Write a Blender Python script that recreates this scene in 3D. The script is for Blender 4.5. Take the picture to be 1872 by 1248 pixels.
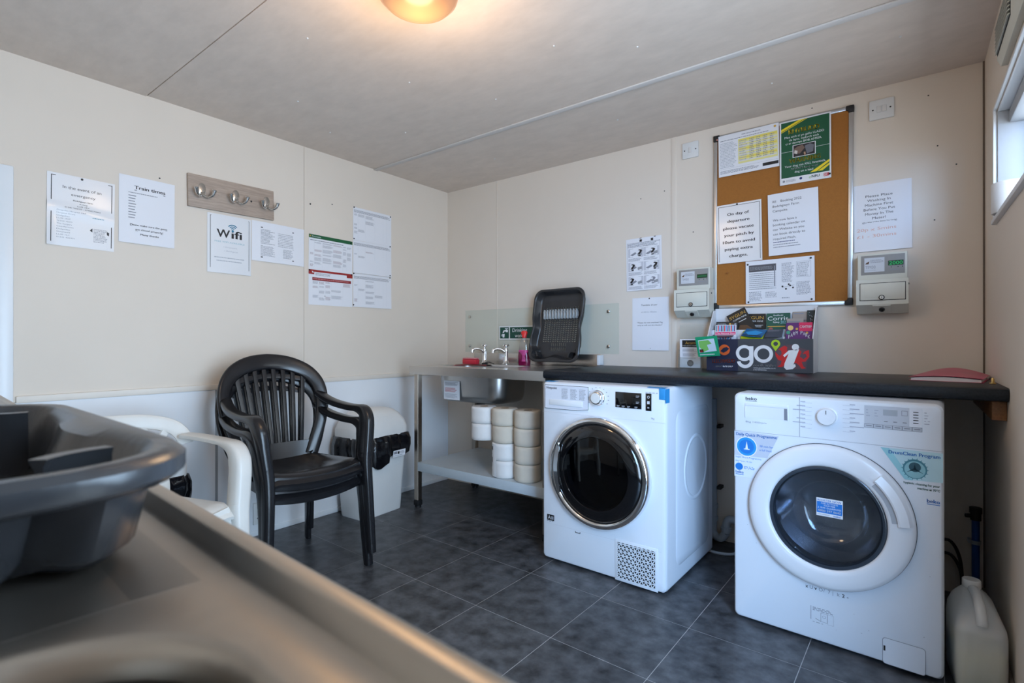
import bpy, bmesh, math, random
from mathutils import Vector, Matrix, Euler
random.seed(11)
for _o in list(bpy.data.objects): bpy.data.objects.remove(_o)
SC = bpy.context.scene
COL = SC.collection
R = math.radians
PI = math.pi

# ------------------------------------------------------------------ camera
cam_d = bpy.data.cameras.new('camera'); cam = bpy.data.objects.new('camera', cam_d); COL.objects.link(cam)
cam.location = (2.7747, -2.8108, 1.0353)
cam.rotation_euler = (R(90.0676), 0, R(37.536))
cam_d.sensor_width = 36; cam_d.lens = 36 * 944.9 / 1872
cam_d.clip_start = 0.01; cam_d.clip_end = 200
cam_d.dof.use_dof = True; cam_d.dof.focus_distance = 2.5; cam_d.dof.aperture_fstop = 9.0
SC.camera = cam
# ------------------------------------------------------------------ world, daylight, exposure
world = bpy.data.worlds.new('sky'); SC.world = world; world.use_nodes = True
bgn = world.node_tree.nodes['Background']
bgn.inputs['Color'].default_value = (0.62, 0.78, 1.0, 1); bgn.inputs['Strength'].default_value = 0.8
def area(name, loc, rot, sx, sy, power, col):
    d = bpy.data.lights.new(name, 'AREA'); d.shape = 'RECTANGLE'; d.size = sx; d.size_y = sy
    d.energy = power; d.color = col
    o = bpy.data.objects.new(name, d); COL.objects.link(o); o.location = loc; o.rotation_euler = rot
    return o
area('daylight_right_window', (3.22, -0.92, 1.66), (0, R(90), 0), 0.42, 1.10, 9, (0.86, 0.93, 1.0))
area('daylight_added_door', (3.22, -2.15, 1.02), (0, R(90), 0), 1.80, 0.84, 62, (0.56, 0.76, 1.0))  # fill light at the added, unseen glazed door
sky_d = area('daylight_beyond_added_door', (4.15, -4.25, 1.95), (0, 0, 0), 1.9, 1.6, 225, (0.24, 0.52, 1.0))  # added lamp aimed through that unseen door at the machine fronts
sky_d.rotation_euler = (Vector((2.25, -0.78, 0.45)) - Vector(sky_d.location)).to_track_quat('-Z', 'Y').to_euler()
SC.view_settings.view_transform = 'Standard'
SC.view_settings.look = 'None'
SC.view_settings.exposure = 0.18
SC.view_settings.gamma = 1.0
SC.view_settings.use_curve_mapping = False

# ------------------------------------------------------------------ materials
def lin(c):
    return tuple(((v / 255) / 12.92 if v / 255 <= 0.04045 else ((v / 255 + 0.055) / 1.055) ** 2.4) for v in c)
MATS = {}
def M(name, col=(0.8, 0.8, 0.8), rough=0.5, metal=0.0, noise=None, bump=None, spec=0.5, coat=0.0,
      emit=None, trans=0.0, tile_random=0.0, stretch=None):
    """noise=(scale, amount[, detail]) colour mottling, bump=(scale, strength) relief"""
    if name in MATS: return MATS[name]
    m = bpy.data.materials.new(name); m.use_nodes = True; MATS[name] = m
    nt = m.node_tree; N = nt.nodes; L = nt.links; b = N['Principled BSDF']
    b.inputs['Base Color'].default_value = (*col, 1); b.inputs['Roughness'].default_value = rough
    b.inputs['Metallic'].default_value = metal; b.inputs['Specular IOR Level'].default_value = spec
    b.inputs['Coat Weight'].default_value = coat; b.inputs['Coat Roughness'].default_value = 0.08
    b.inputs['Transmission Weight'].default_value = trans
    tc = N.new('ShaderNodeTexCoord'); src = tc.outputs['Object']
    if stretch:
        mp = N.new('ShaderNodeMapping'); mp.inputs['Scale'].default_value = stretch
        L.new(src, mp.inputs['Vector']); src = mp.outputs['Vector']
    if noise:
        t = N.new('ShaderNodeTexNoise'); t.inputs['Scale'].default_value = noise[0]
        t.inputs['Detail'].default_value = noise[2] if len(noise) > 2 else 4; t.inputs['Roughness'].default_value = 0.6
        L.new(src, t.inputs['Vector'])
        r = N.new('ShaderNodeValToRGB'); a = noise[1]
        r.color_ramp.elements[0].position = 0.3; r.color_ramp.elements[1].position = 0.72
        r.color_ramp.elements[0].color = (*[max(0, c * (1 - a)) for c in col], 1)
        r.color_ramp.elements[1].color = (*[min(1, c * (1 + a)) for c in col], 1)
        L.new(t.outputs['Fac'], r.inputs['Fac']); out = r.outputs['Color']
        if tile_random:
            oi = N.new('ShaderNodeObjectInfo'); mr = N.new('ShaderNodeMapRange')
            mr.inputs['To Min'].default_value = 1 - tile_random; mr.inputs['To Max'].default_value = 1 + tile_random
            L.new(oi.outputs['Random'], mr.inputs['Value'])
            mx = N.new('ShaderNodeMix'); mx.data_type = 'RGBA'; mx.blend_type = 'MULTIPLY'; mx.inputs['Factor'].default_value = 1
            L.new(out, mx.inputs['A']); L.new(mr.outputs['Result'], mx.inputs['B']); out = mx.outputs['Result']
        L.new(out, b.inputs['Base Color'])
    if bump:
        t2 = N.new('ShaderNodeTexNoise'); t2.inputs['Scale'].default_value = bump[0]; t2.inputs['Detail'].default_value = 4
        L.new(src, t2.inputs['Vector'])
        bp = N.new('ShaderNodeBump'); bp.inputs['Strength'].default_value = bump[1]; bp.inputs['Distance'].default_value = 0.004
        L.new(t2.outputs['Fac'], bp.inputs['Height']); L.new(bp.outputs['Normal'], b.inputs['Normal'])
    if emit:
        b.inputs['Emission Color'].default_value = (*emit[0], 1); b.inputs['Emission Strength'].default_value = emit[1]
    return m
def glassy(name, tint, gloss=0.08, rough=0.02, opacity=0.0, body=(0.8, 0.85, 0.85), fres=1.0):
    """thin pane: tinted see-through with a fresnel reflection and a little body colour"""
    if name in MATS: return MATS[name]
    m = bpy.data.materials.new(name); m.use_nodes = True; MATS[name] = m
    nt = m.node_tree; N = nt.nodes; L = nt.links
    for n in list(N):
        if n.type == 'BSDF_PRINCIPLED': N.remove(n)
    o = [n for n in N if n.type == 'OUTPUT_MATERIAL'][0]
    tr = N.new('ShaderNodeBsdfTransparent'); tr.inputs['Color'].default_value = (*tint, 1)
    df = N.new('ShaderNodeBsdfDiffuse'); df.inputs['Color'].default_value = (*body, 1)
    m1 = N.new('ShaderNodeMixShader'); m1.inputs[0].default_value = opacity
    L.new(tr.outputs[0], m1.inputs[1]); L.new(df.outputs[0], m1.inputs[2])
    gl = N.new('ShaderNodeBsdfGlossy'); gl.inputs['Roughness'].default_value = rough
    fr = N.new('ShaderNodeFresnel'); fr.inputs['IOR'].default_value = 1.45
    ad = N.new('ShaderNodeMath'); ad.operation = 'MULTIPLY_ADD'; ad.inputs[1].default_value = fres; ad.inputs[2].default_value = gloss
    ad.use_clamp = True
    ge = N.new('ShaderNodeNewGeometry'); iv = N.new('ShaderNodeMath'); iv.operation = 'SUBTRACT'; iv.inputs[0].default_value = 1.0
    L.new(ge.outputs['Backfacing'], iv.inputs[1]); mu = N.new('ShaderNodeMath'); mu.operation = 'MULTIPLY'
    L.new(fr.outputs[0], mu.inputs[0]); L.new(iv.outputs[0], mu.inputs[1]); L.new(mu.outputs[0], ad.inputs[0])
    m2 = N.new('ShaderNodeMixShader'); L.new(ad.outputs[0], m2.inputs[0]); L.new(m1.outputs[0], m2.inputs[1]); L.new(gl.outputs[0], m2.inputs[2])
    L.new(m2.outputs[0], o.inputs['Surface'])
    return m

cream = M('cream_wall_board', (0.77, 0.680, 0.585), 0.62, noise=(1.2, 0.035), bump=(60, 0.02), spec=0.3)
lower_white = M('white_lower_board', (0.82, 0.835, 0.86), 0.5, noise=(1.5, 0.03), spec=0.35)
ceil_m = M('ceiling_board', (0.715, 0.62, 0.545), 0.8, noise=(9, 0.055, 6), bump=(9, 0.08), stretch=(1, 2.2, 1), spec=0.2)
white_trim = M('white_trim_paint', (0.80, 0.82, 0.84), 0.35, noise=(4, 0.02))
grey_trim = M('shade_grey_reveal', (0.40, 0.42, 0.45), 0.45, noise=(4, 0.03))  # shade of the window recess put into this grey; blind cassette shares it
strip_m = M('ceiling_strip', (0.66, 0.63, 0.61), 0.5, noise=(6, 0.03))
tile_m = M('dark_vinyl_tile', (0.058, 0.060, 0.066), 0.36, noise=(15, 0.80, 14), bump=(30, 0.12), tile_random=0.14)
grout_m = M('pale_tile_joint', (0.42, 0.42, 0.42), 0.7, noise=(12, 0.2))
steel = M('brushed_steel', (0.60, 0.575, 0.55), 0.27, 1.0, noise=(3, 0.06), bump=(2, 0.02))
steel_near = M('brown_tinted_steel', (0.44, 0.385, 0.325), 0.40, 1.0, noise=(5, 0.10), bump=(3, 0.02))  # brown of the reflected cream walls and lamp put into the colour
steel_dark = M('dull_steel', (0.45, 0.44, 0.43), 0.33, 1.0, noise=(4, 0.08))
steel_leg = M('steel_leg', (0.50, 0.43, 0.36), 0.32, 1.0, noise=(9, 0.1))
chrome = M('chrome', (0.85, 0.85, 0.86), 0.08, 1.0, noise=(5, 0.02))
chrome_soft = M('satin_nickel', (0.62, 0.60, 0.57), 0.2, 1.0, noise=(8, 0.03))
alu = M('aluminium', (0.66, 0.66, 0.66), 0.35, 1.0, noise=(8, 0.04))
blackp = M('black_plastic', (0.011, 0.011, 0.013), 0.25, noise=(30, 0.2), bump=(260, 0.05))
blackm = M('black_matt', (0.01, 0.01, 0.011), 0.55, noise=(20, 0.2))
worktop_m = M('black_worktop', (0.010, 0.013, 0.018), 0.34, noise=(140, 0.6), bump=(180, 0.06), spec=0.3)
white_pl = M('white_plastic', (0.76, 0.76, 0.75), 0.35, noise=(6, 0.03))
chair_white = M('white_chair_plastic', (0.70, 0.68, 0.64), 0.38, noise=(7, 0.05), bump=(200, 0.02))
enamel = M('white_enamel', (0.76, 0.80, 0.86), 0.22, noise=(3, 0.015))
enamel2 = M('white_enamel_door', (0.80, 0.81, 0.84), 0.25, noise=(3, 0.015))
grey_pl = M('graphite_plastic', (0.026, 0.026, 0.028), 0.27, noise=(20, 0.1), bump=(150, 0.05))
tooth_m = M('lit_rib_grey', (0.52, 0.53, 0.53), 0.4, noise=(20, 0.08))  # pale because the ribs catch light; that brightness is in the colour
shelf_m = M('blue_grey_shelf', (0.50, 0.56, 0.60), 0.35, noise=(5, 0.06))
meter_m = M('meter_cream_plastic', (0.66, 0.65, 0.57), 0.45, noise=(9, 0.03))
meter_grey = M('meter_grey_face', (0.28, 0.27, 0.26), 0.5, noise=(9, 0.04))
pipe_grey = M('grey_pipe', (0.42, 0.46, 0.50), 0.4, noise=(7, 0.05))
blue_pipe = M('blue_pipe', (0.02, 0.10, 0.36), 0.4, noise=(7, 0.08))
rubber = M('rubber_dark', (0.02, 0.02, 0.022), 0.6, noise=(20, 0.15))
cork = M('cork_board', (0.36, 0.135, 0.022), 0.85, noise=(160, 0.08), bump=(220, 0.08))
paper = M('white_paper', (0.82, 0.82, 0.86), 0.6, noise=(3, 0.012))
paper_lam = M('laminated_paper', (0.80, 0.80, 0.82), 0.30, noise=(3, 0.012), coat=0.25)
tissue = M('tissue_paper', (0.66, 0.59, 0.49), 0.9, noise=(12, 0.05), bump=(40, 0.25))
tissue_wrap = M('wrapped_tissue', (0.76, 0.74, 0.72), 0.45, noise=(9, 0.05), bump=(18, 0.35))
core_m = M('cardboard_core', (0.30, 0.20, 0.12), 0.85, noise=(30, 0.15))
oakish = M('grey_oak', (0.42, 0.325, 0.26), 0.6, noise=(9, 0.20, 8), bump=(40, 0.06), stretch=(1.2, 16, 16))
batten_m = M('brown_wood', (0.24, 0.10, 0.035), 0.55, noise=(10, 0.3, 8), stretch=(16, 1.5, 16))
bag_m = M('black_bin_bag', (0.006, 0.006, 0.008), 0.14, noise=(20, 0.2), bump=(30, 0.6))
black_glass = M('black_gloss', (0.004, 0.004, 0.005), 0.05, noise=(3, 0.1), coat=0.5)
drum_m = M('drum_metal', (0.50, 0.52, 0.56), 0.25, 1.0, noise=(9, 0.1))
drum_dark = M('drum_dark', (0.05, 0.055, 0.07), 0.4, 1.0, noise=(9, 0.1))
gasket = M('grey_gasket', (0.05, 0.06, 0.07), 0.45, noise=(12, 0.1))
door_glass = glassy('dark_door_glass', (0.66, 0.69, 0.73), 0.0, fres=0.7)
dryer_glass = glassy('darker_door_glass', (0.30, 0.36, 0.44), 0.01)
bowl_tint = glassy('blue_bowl_glass', (0.45, 0.55, 0.70), 0.0, 0.08)
splash_glass = glassy('green_splash_glass', (0.965, 0.985, 0.975), 0.0, opacity=0.06, body=(0.76, 0.84, 0.83), fres=0.25)
window_glass = glassy('window_glass', (0.97, 0.98, 0.98), 0.02)
acrylic = glassy('clear_acrylic', (0.93, 0.95, 0.95), 0.05, opacity=0.05)
clear_pet = glassy('clear_bottle', (0.93, 0.93, 0.93), 0.05, opacity=0.06)
brass = M('brass', (0.70, 0.48, 0.18), 0.3, 1.0, noise=(10, 0.1))
can_m = glassy('milky_can', (0.90, 0.92, 0.92), 0.0, 0.3, opacity=0.50, body=(0.92, 0.94, 0.95))
liquid_m = M('pale_yellow_liquid', (0.80, 0.74, 0.36), 0.4, noise=(6, 0.12))
INK = {}
def ink(rgb):
    if isinstance(rgb, str): rgb = NAMED[rgb]
    k = 'print_%02x%02x%02x' % tuple(rgb)
    return M(k, lin(rgb), 0.5, noise=(20, 0.02))
NAMED = dict(ink=(26, 26, 30), soft=(138, 140, 150), faint=(176, 180, 188), white=(238, 238, 240), green=(16, 92, 62), red=(150, 34, 36),
             yellow=(240, 214, 40), blue=(28, 120, 205), aqua=(150, 205, 215), navy=(22, 44, 110), black=(10, 10, 12), orange=(226, 96, 34),
             pale=(205, 208, 214), teal=(40, 130, 150), grey=(150, 152, 158), lime=(178, 212, 30), pinkred=(214, 30, 60), purple=(98, 30, 110),
             lilac=(172, 176, 190), peach=(236, 170, 140), brown=(92, 62, 36), gold=(206, 160, 66), cyan=(40, 150, 215))

# ------------------------------------------------------------------ mesh helpers
def tag(o, label=None, cat=None, group=None, kind=None):
    if label: o['label'] = label
    if cat: o['category'] = cat
    if group: o['group'] = group
    if kind: o['kind'] = kind
    return o
def empty(name, loc=(0, 0, 0), rot=(0, 0, 0), label=None, cat=None, group=None):
    o = bpy.data.objects.new(name, None); COL.objects.link(o); o.empty_display_size = 0.05
    o.location = loc; o.rotation_euler = rot
    return tag(o, label, cat, group)
def se(n, p):
    """superellipse section points"""
    out = []
    for i in range(n):
        a = 2 * PI * i / n; c, s = math.cos(a), math.sin(a)
        out.append((math.copysign(abs(c) ** (2 / p), c), math.copysign(abs(s) ** (2 / p), s)))
    return out
def rrect(w, h, r, n=6, cx=0, cy=0):
    pts = []
    r = min(r, w / 2 - 1e-5, h / 2 - 1e-5)
    for (sx, sy, a0) in ((1, 1, 0), (-1, 1, 90), (-1, -1, 180), (1, -1, 270)):
        for i in range(n + 1):
            a = R(a0 + 90 * i / n)
            pts.append((cx + sx * (w / 2 - r) + r * math.cos(a), cy + sy * (h / 2 - r) + r * math.sin(a)))
    return pts
class MB:
    def __init__(s): s.v = []; s.f = []
    def add(s, vs, fs, mat=None):
        k = len(s.v)
        s.v += [tuple(mat @ Vector(v)) if mat else tuple(v) for v in vs]
        s.f += [tuple(i + k for i in f) for f in fs]
        return s
    def box(s, x0, x1, y0, y1, z0, z1, mat=None):
        vs = [(x, y, z) for z in (z0, z1) for y in (y0, y1) for x in (x0, x1)]
        return s.add(vs, [(0, 2, 3, 1), (4, 5, 7, 6), (0, 1, 5, 4), (2, 6, 7, 3), (0, 4, 6, 2), (1, 3, 7, 5)], mat)
    def bbox(s, x0, x1, y0, y1, z0, z1, r=0.004, seg=2, mat=None):
        bm = bmesh.new(); bmesh.ops.create_cube(bm, size=1)
        for v in bm.verts:
            v.co = Vector(((x0 + x1) / 2 + v.co.x * (x1 - x0), (y0 + y1) / 2 + v.co.y * (y1 - y0), (z0 + z1) / 2 + v.co.z * (z1 - z0)))
        bmesh.ops.bevel(bm, geom=list(bm.edges), offset=r, segments=seg, affect='EDGES', profile=0.5)
        bm.verts.index_update()
        s.add([v.co[:] for v in bm.verts], [[v.index for v in f.verts] for f in bm.faces], mat); bm.free()
        return s
    def loft(s, rings, cap0=True, cap1=True, mat=None, closed=True):
        n = len(rings[0]); vs = [p for r in rings for p in r]; fs = []
        for k in range(len(rings) - 1):
            for i in range(n if closed else n - 1):
                j = (i + 1) % n
                fs.append((k * n + i, k * n + j, (k + 1) * n + j, (k + 1) * n + i))
        if cap0: fs.append(tuple(reversed(range(n))))
        if cap1: fs.append(tuple((len(rings) - 1) * n + i for i in range(n)))
        return s.add(vs, fs, mat)
    def lathe(s, prof, n=32, mat=None, cap0=False, cap1=False):
        """profile (r, z) about local z"""
        rings = [[(r * math.cos(2 * PI * i / n), r * math.sin(2 * PI * i / n), z) for i in range(n)] for r, z in prof]
        return s.loft(rings, cap0, cap1, mat)
    def cyl(s, p0, p1, r0, r1=None, n=16):
        return s.tube([p0, p1], [r0, r0 if r1 is None else r1], n)
    def tube(s, path, r, n=10, closed=False):
        rs = r if isinstance(r, (list, tuple)) else [r] * len(path)
        return s.sweep(path, [2 * q for q in rs], [2 * q for q in rs], None, n, 2.0)
    def sweep(s, path, ws, ts, nrm=None, n=12, p=2.6, cap=True):
        P = [Vector(q) for q in path]; m = len(P); rings = []
        ws = ws if isinstance(ws, (list, tuple)) else [ws] * m
        ts = ts if isinstance(ts, (list, tuple)) else [ts] * m
        sec = se(n, p); prev = None
        for i in range(m):
            t = (P[min(i + 1, m - 1)] - P[max(i - 1, 0)]).normalized()
            if nrm is None:
                if prev is None:
                    a = Vector((0, 0, 1)) if abs(t.z) < 0.9 else Vector((1, 0, 0))
                else: a = prev
            else:
                a = Vector(nrm[i] if isinstance(nrm, list) else nrm)
            nn = a - t * a.dot(t)
            if nn.length < 1e-6: nn = Vector((1, 0, 0)) - t * t.x
            nn.normalize(); side = t.cross(nn); prev = nn
            rings.append([tuple(P[i] + side * (ws[i] / 2 * c) + nn * (ts[i] / 2 * d)) for c, d in sec])
        return s.loft(rings, cap, cap)
    def prism(s, poly, z0, z1, mat=None):
        n = len(poly)
        vs = [(x, y, z0) for x, y in poly] + [(x, y, z1) for x, y in poly]
        fs = [tuple(reversed(range(n))), tuple(range(n, 2 * n))] + [(i, (i + 1) % n, n + (i + 1) % n, n + i) for i in range(n)]
        return s.add(vs, fs, mat)
    def poly(s, pts, mat=None):
        return s.add(pts, [tuple(range(len(pts)))], mat)
    def build(s, name, mat, parent=None, smooth=35, loc=None, rot=None, recalc=True):
        me = bpy.data.meshes.new(name); me.from_pydata(s.v, [], s.f)
        if recalc:
            bm = bmesh.new(); bm.from_mesh(me); bmesh.ops.recalc_face_normals(bm, faces=list(bm.faces)); bm.to_mesh(me); bm.free()
        me.materials.append(mat)
        if smooth:
            for p in me.polygons: p.use_smooth = True
            me.set_sharp_from_angle(angle=R(smooth))
        o = bpy.data.objects.new(name, me); COL.objects.link(o)
        if parent: o.parent = parent
        if loc: o.location = loc
        if rot: o.rotation_euler = rot
        return o
def copy_tree(o, parent=None):
    c = o.copy(); COL.objects.link(c)
    if parent: c.parent = parent
    for ch in list(o.children): copy_tree(ch, c)
    return c
def spline(pts, k=6):
    """Catmull-Rom through points (any dimension)"""
    P = [Vector(p) for p in pts]; out = []
    for i in range(len(P) - 1):
        a = P[max(i - 1, 0)]; b = P[i]; c = P[i + 1]; d = P[min(i + 2, len(P) - 1)]
        for j in range(k):
            t = j / k
            out.append(0.5 * ((2 * b) + (c - a) * t + (2 * a - 5 * b + 4 * c - d) * t * t + (3 * b - a - 3 * c + d) * t ** 3))
    out.append(P[-1]); return out

# ------------------------------------------------------------------ text and flat print
_TC = {}
def text_mesh(s, bold):
    k = (s, bold)
    if k in _TC: return _TC[k]
    c = bpy.data.curves.new('t', 'FONT'); c.body = s; c.resolution_u = 3; c.offset = 0.0
    o = bpy.data.objects.new('t', c); COL.objects.link(o)
    dg = bpy.context.evaluated_depsgraph_get()
    me = bpy.data.meshes.new_from_object(o.evaluated_get(dg))
    vs = [v.co[:] for v in me.vertices]; fs = [tuple(p.vertices) for p in me.polygons]
    bpy.data.objects.remove(o); bpy.data.curves.remove(c); bpy.data.meshes.remove(me)
    if bold:      # double strike
        n0 = len(vs); v0, f0 = list(vs), list(fs)
        for k, (dx, dy) in enumerate(((0.022, 0.0), (0.011, 0.010), (0.044, 0.0))):
            vs += [(x + dx, y + dy, z) for x, y, z in v0]; fs += [tuple(i + n0 * (k + 1) for i in f) for f in f0]
    xs = [v[0] for v in vs] or [0]
    _TC[k] = (vs, fs, min(xs), max(xs)); return _TC[k]
CAP = 0.70
class Print:
    """flat print on a face: fractions x 0..1 to the right, y 0..1 downwards from the top-left corner"""
    def __init__(s, parent, w, h, origin=(0, 0, 0), right=(1, 0, 0), up=(0, 1, 0), curl=None):
        s.parent = parent; s.w = w; s.h = h; s.curl = curl
        r = Vector(right).normalized(); u = Vector(up).normalized(); n = r.cross(u)
        s.M = Matrix(((r.x, u.x, n.x, origin[0]), (r.y, u.y, n.y, origin[1]), (r.z, u.z, n.z, origin[2]), (0, 0, 0, 1)))
        s.layers = {}; s.rnd = random.Random(int(w * 9973 + h * 7919))
    def L(s, col, lvl, txt=False):
        k = (col, lvl, txt)
        if k not in s.layers: s.layers[k] = MB()
        return s.layers[k]
    def text(s, t, x0, y, h, x1=None, col='ink', bold=False, align='l', lvl=1, slope=0.0, shear=0.0):
        """y is the baseline; h the capital height as a fraction of the sheet height; x1 stretches the line to fit"""
        vs, fs, a, b = text_mesh(t, bold)
        sy = h * s.h / CAP
        sx = sy * 0.92
        if x1 is not None and align == 'l': sx = (x1 - x0) * s.w / max(b - a, 1e-6); ox = x0 * s.w
        else:
            wd = (b - a) * sx; ox = x0 * s.w - (wd / 2 if align == 'c' else wd if align == 'r' else 0)
        mb = s.L(col, lvl, len(s.layers) + 2 if h * s.h >= 0.0095 else True)
        pts = []
        for v in vs:
            X = ox + (v[0] - a) * sx + shear * v[1] * sy
            pts.append((X, -y * s.h + v[1] * sy + slope * (X - ox), 0))
        mb.add(pts, fs); return s
    def rect(s, x0, y0, x1, y1, col='ink', lvl=1):
        big = min((x1 - x0) * s.w, (y1 - y0) * s.h) >= 0.009
        s.L(col, lvl, -len(s.layers) - 2 if big else False).add([(x0 * s.w, -y1 * s.h, 0), (x1 * s.w, -y1 * s.h, 0), (x1 * s.w, -y0 * s.h, 0), (x0 * s.w, -y0 * s.h, 0)], [(0, 1, 2, 3)]); return s
    def poly(s, pts, col='ink', lvl=1):
        s.L(col, lvl, -len(s.layers) - 2).add([(x * s.w, -y * s.h, 0) for x, y in pts], [tuple(range(len(pts)))]); return s
    def disc(s, x, y, r, col='ink', lvl=1, n=24, r_in=0, a0=0, a1=360):
        """r as a fraction of width"""
        mb = s.L(col, lvl, -len(s.layers) - 2 if r * s.w > 0.004 else False); cx, cy, rr = x * s.w, -y * s.h, r * s.w
        full = a1 - a0 >= 360
        if r_in <= 0 and full:
            mb.add([(cx + rr * math.cos(2 * PI * i / n), cy + rr * math.sin(2 * PI * i / n), 0) for i in range(n)], [tuple(range(n))])
        else:
            vs = []
            for i in range(n + 1):
                a = R(a0 + (a1 - a0) * i / n)
                for q in (rr, r_in * s.w): vs.append((cx + q * math.cos(a), cy + q * math.sin(a), 0))
            mb.add(vs, [(2 * i, 2 * i + 2, 2 * i + 3, 2 * i + 1) for i in range(n)])
        return s
    def frame(s, x0, y0, x1, y1, t=0.006, col='ink', lvl=1, sides='lrtb'):
        ty = t * s.w / s.h
        if 'l' in sides: s.rect(x0, y0, x0 + t, y1, col, lvl)
        if 'r' in sides: s.rect(x1 - t, y0, x1, y1, col, lvl)
        if 't' in sides: s.rect(x0, y0, x1, y0 + ty, col, lvl)
        if 'b' in sides: s.rect(x0, y1 - ty, x1, y1, col, lvl)
        return s
    def para(s, x0, y0, x1, y1, rows, col='soft', fill=0.5, lvl=1, ragged=0.25):
        """rows of word-like dashes where the writing is too small to read"""
        rows = max(1, int(rows * 1.4 + 0.3)) if rows > 1 else 1
        dy = (y1 - y0) / rows
        for i in range(rows):
            y = y0 + dy * (i + 0.5 - fill / 2); x = x0; end = x1 - (x1 - x0) * ragged * s.rnd.random()
            while x < end - 0.008:
                wd = s.rnd.uniform(0.014, 0.050) * max(0.45, (x1 - x0) / 0.7)
                s.rect(x, y, min(x + wd, end), y + dy * fill, col, lvl); x += wd + 0.007
        return s
    def finish(s):
        for (col, lvl, txt), mb in s.layers.items():
            vs = []
            for v in mb.v:
                z = 0.0003 + 0.00022 * lvl + (0.00011 if txt > 0 else 0) + (s.curl(v[0] / s.w, -v[1] / s.h) if s.curl else 0)
                vs.append(tuple(s.M @ Vector((v[0], v[1], z))))
            mb.v = vs
            q = mb.build('lettering' if txt > 0 else 'printed_mark', ink(col), s.parent, smooth=0, recalc=False)
            if txt is True or txt is False: q['kind'] = 'stuff'
WALLROT = {'back': (R(90), 0, 0), 'left': (R(90), 0, R(90)), 'right': (R(90), 0, R(-90))}
def wall_loc(wall, u, z, off):
    if wall == 'back': return (u, -off, z)
    if wall == 'left': return (off, u, z)
def sheet(name, label, cat, wall, u, z, w, h, tilt=0.0, mat=None, off=0.0015, curl=None, group=None, t=0.0006, nseg=8):
    """paper hung on a wall; u, z its top-left corner. Returns (object, Print)"""
    mb = MB(); n = nseg
    cz = curl or (lambda x, y: 0.0)
    for zz in (0, 1):
        k = len(mb.v)
        mb.v += [(w * i / n, -h * j / n, cz(i / n, j / n) + (0.0003 if zz else -t + 0.0003)) for j in range(n + 1) for i in range(n + 1)]
        mb.f += [(k + j * (n + 1) + i, k + (j + 1) * (n + 1) + i, k + (j + 1) * (n + 1) + i + 1, k + j * (n + 1) + i + 1) for j in range(n) for i in range(n)]
    o = mb.build(name, mat or paper, None, smooth=60, recalc=False)
    o.location = wall_loc(wall, u, z, off)
    e = Euler(WALLROT[wall]).to_matrix() @ Matrix.Rotation(R(tilt), 3, 'Z')
    o.rotation_euler = e.to_euler()
    tag(o, label, cat, group)
    return o, Print(o, w, h, curl=curl)
_pin = None
def pin(parent, x, y, z=0.001, mat=None):
    """drawing pin on local xy plane of parent"""
    global _pin
    if _pin is None or mat is not None:
        mb = MB(); mb.lathe([(0.0001, 0.0045), (0.0028, 0.004), (0.0044, 0.0018), (0.0046, 0)], 12, cap0=True, cap1=True)
        o = mb.build('drawing_pin', mat or blackp, parent)
        if mat is None: _pin = o
    else:
        o = _pin.copy(); COL.objects.link(o); o.parent = parent
    o.location = (x, y, z)
    return o

# ================================================================== ROOM
W, D, H = 3.017, 3.35, 2.166
def struct(o): o['kind'] = 'structure'; return o
def rotz2(p, a, o=(0, 0)):
    c, s = math.cos(a), math.sin(a); x, y = p[0] - o[0], p[1] - o[1]
    return (o[0] + c * x - s * y, o[1] + s * x + c * y)
def clip(poly, x0, x1, y0, y1):
    for ax, lim, sg in ((0, x0, 1), (0, x1, -1), (1, y0, 1), (1, y1, -1)):
        out = []
        for i in range(len(poly)):
            a, b = poly[i - 1], poly[i]
            ia, ib = (a[ax] - lim) * sg >= 0, (b[ax] - lim) * sg >= 0
            if ia != ib:
                t = (lim - a[ax]) / (b[ax] - a[ax]); out.append((a[0] + t * (b[0] - a[0]), a[1] + t * (b[1] - a[1])))
            if ib: out.append(b)
        poly = out
        if len(poly) < 3: return []
    return poly
# floor: screed with separate vinyl tiles
floor = struct(MB().box(-0.1, W + 0.1, -D - 0.1, 0.1, -0.08, -0.0006).build('floor', grout_m, smooth=0))
TX, TY, TR, TO = 0.3570, 0.3630, R(-1.2), (1.428, -0.920)
for i in range(-6, 7):
    for j in range(-9, 5):
        g = 0.0012
        q = [(TO[0] + TX * i + g, TO[1] + TY * j + g), (TO[0] + TX * (i + 1) - g, TO[1] + TY * j + g),
             (TO[0] + TX * (i + 1) - g, TO[1] + TY * (j + 1) - g), (TO[0] + TX * i + g, TO[1] + TY * (j + 1) - g)]
        q = clip([rotz2(p, TR, TO) for p in q], 0, W, -D, 0)
        if len(q) >= 3: MB().prism(q, -0.0006, 0.0).build('tile', tile_m, floor, smooth=0)
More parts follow.
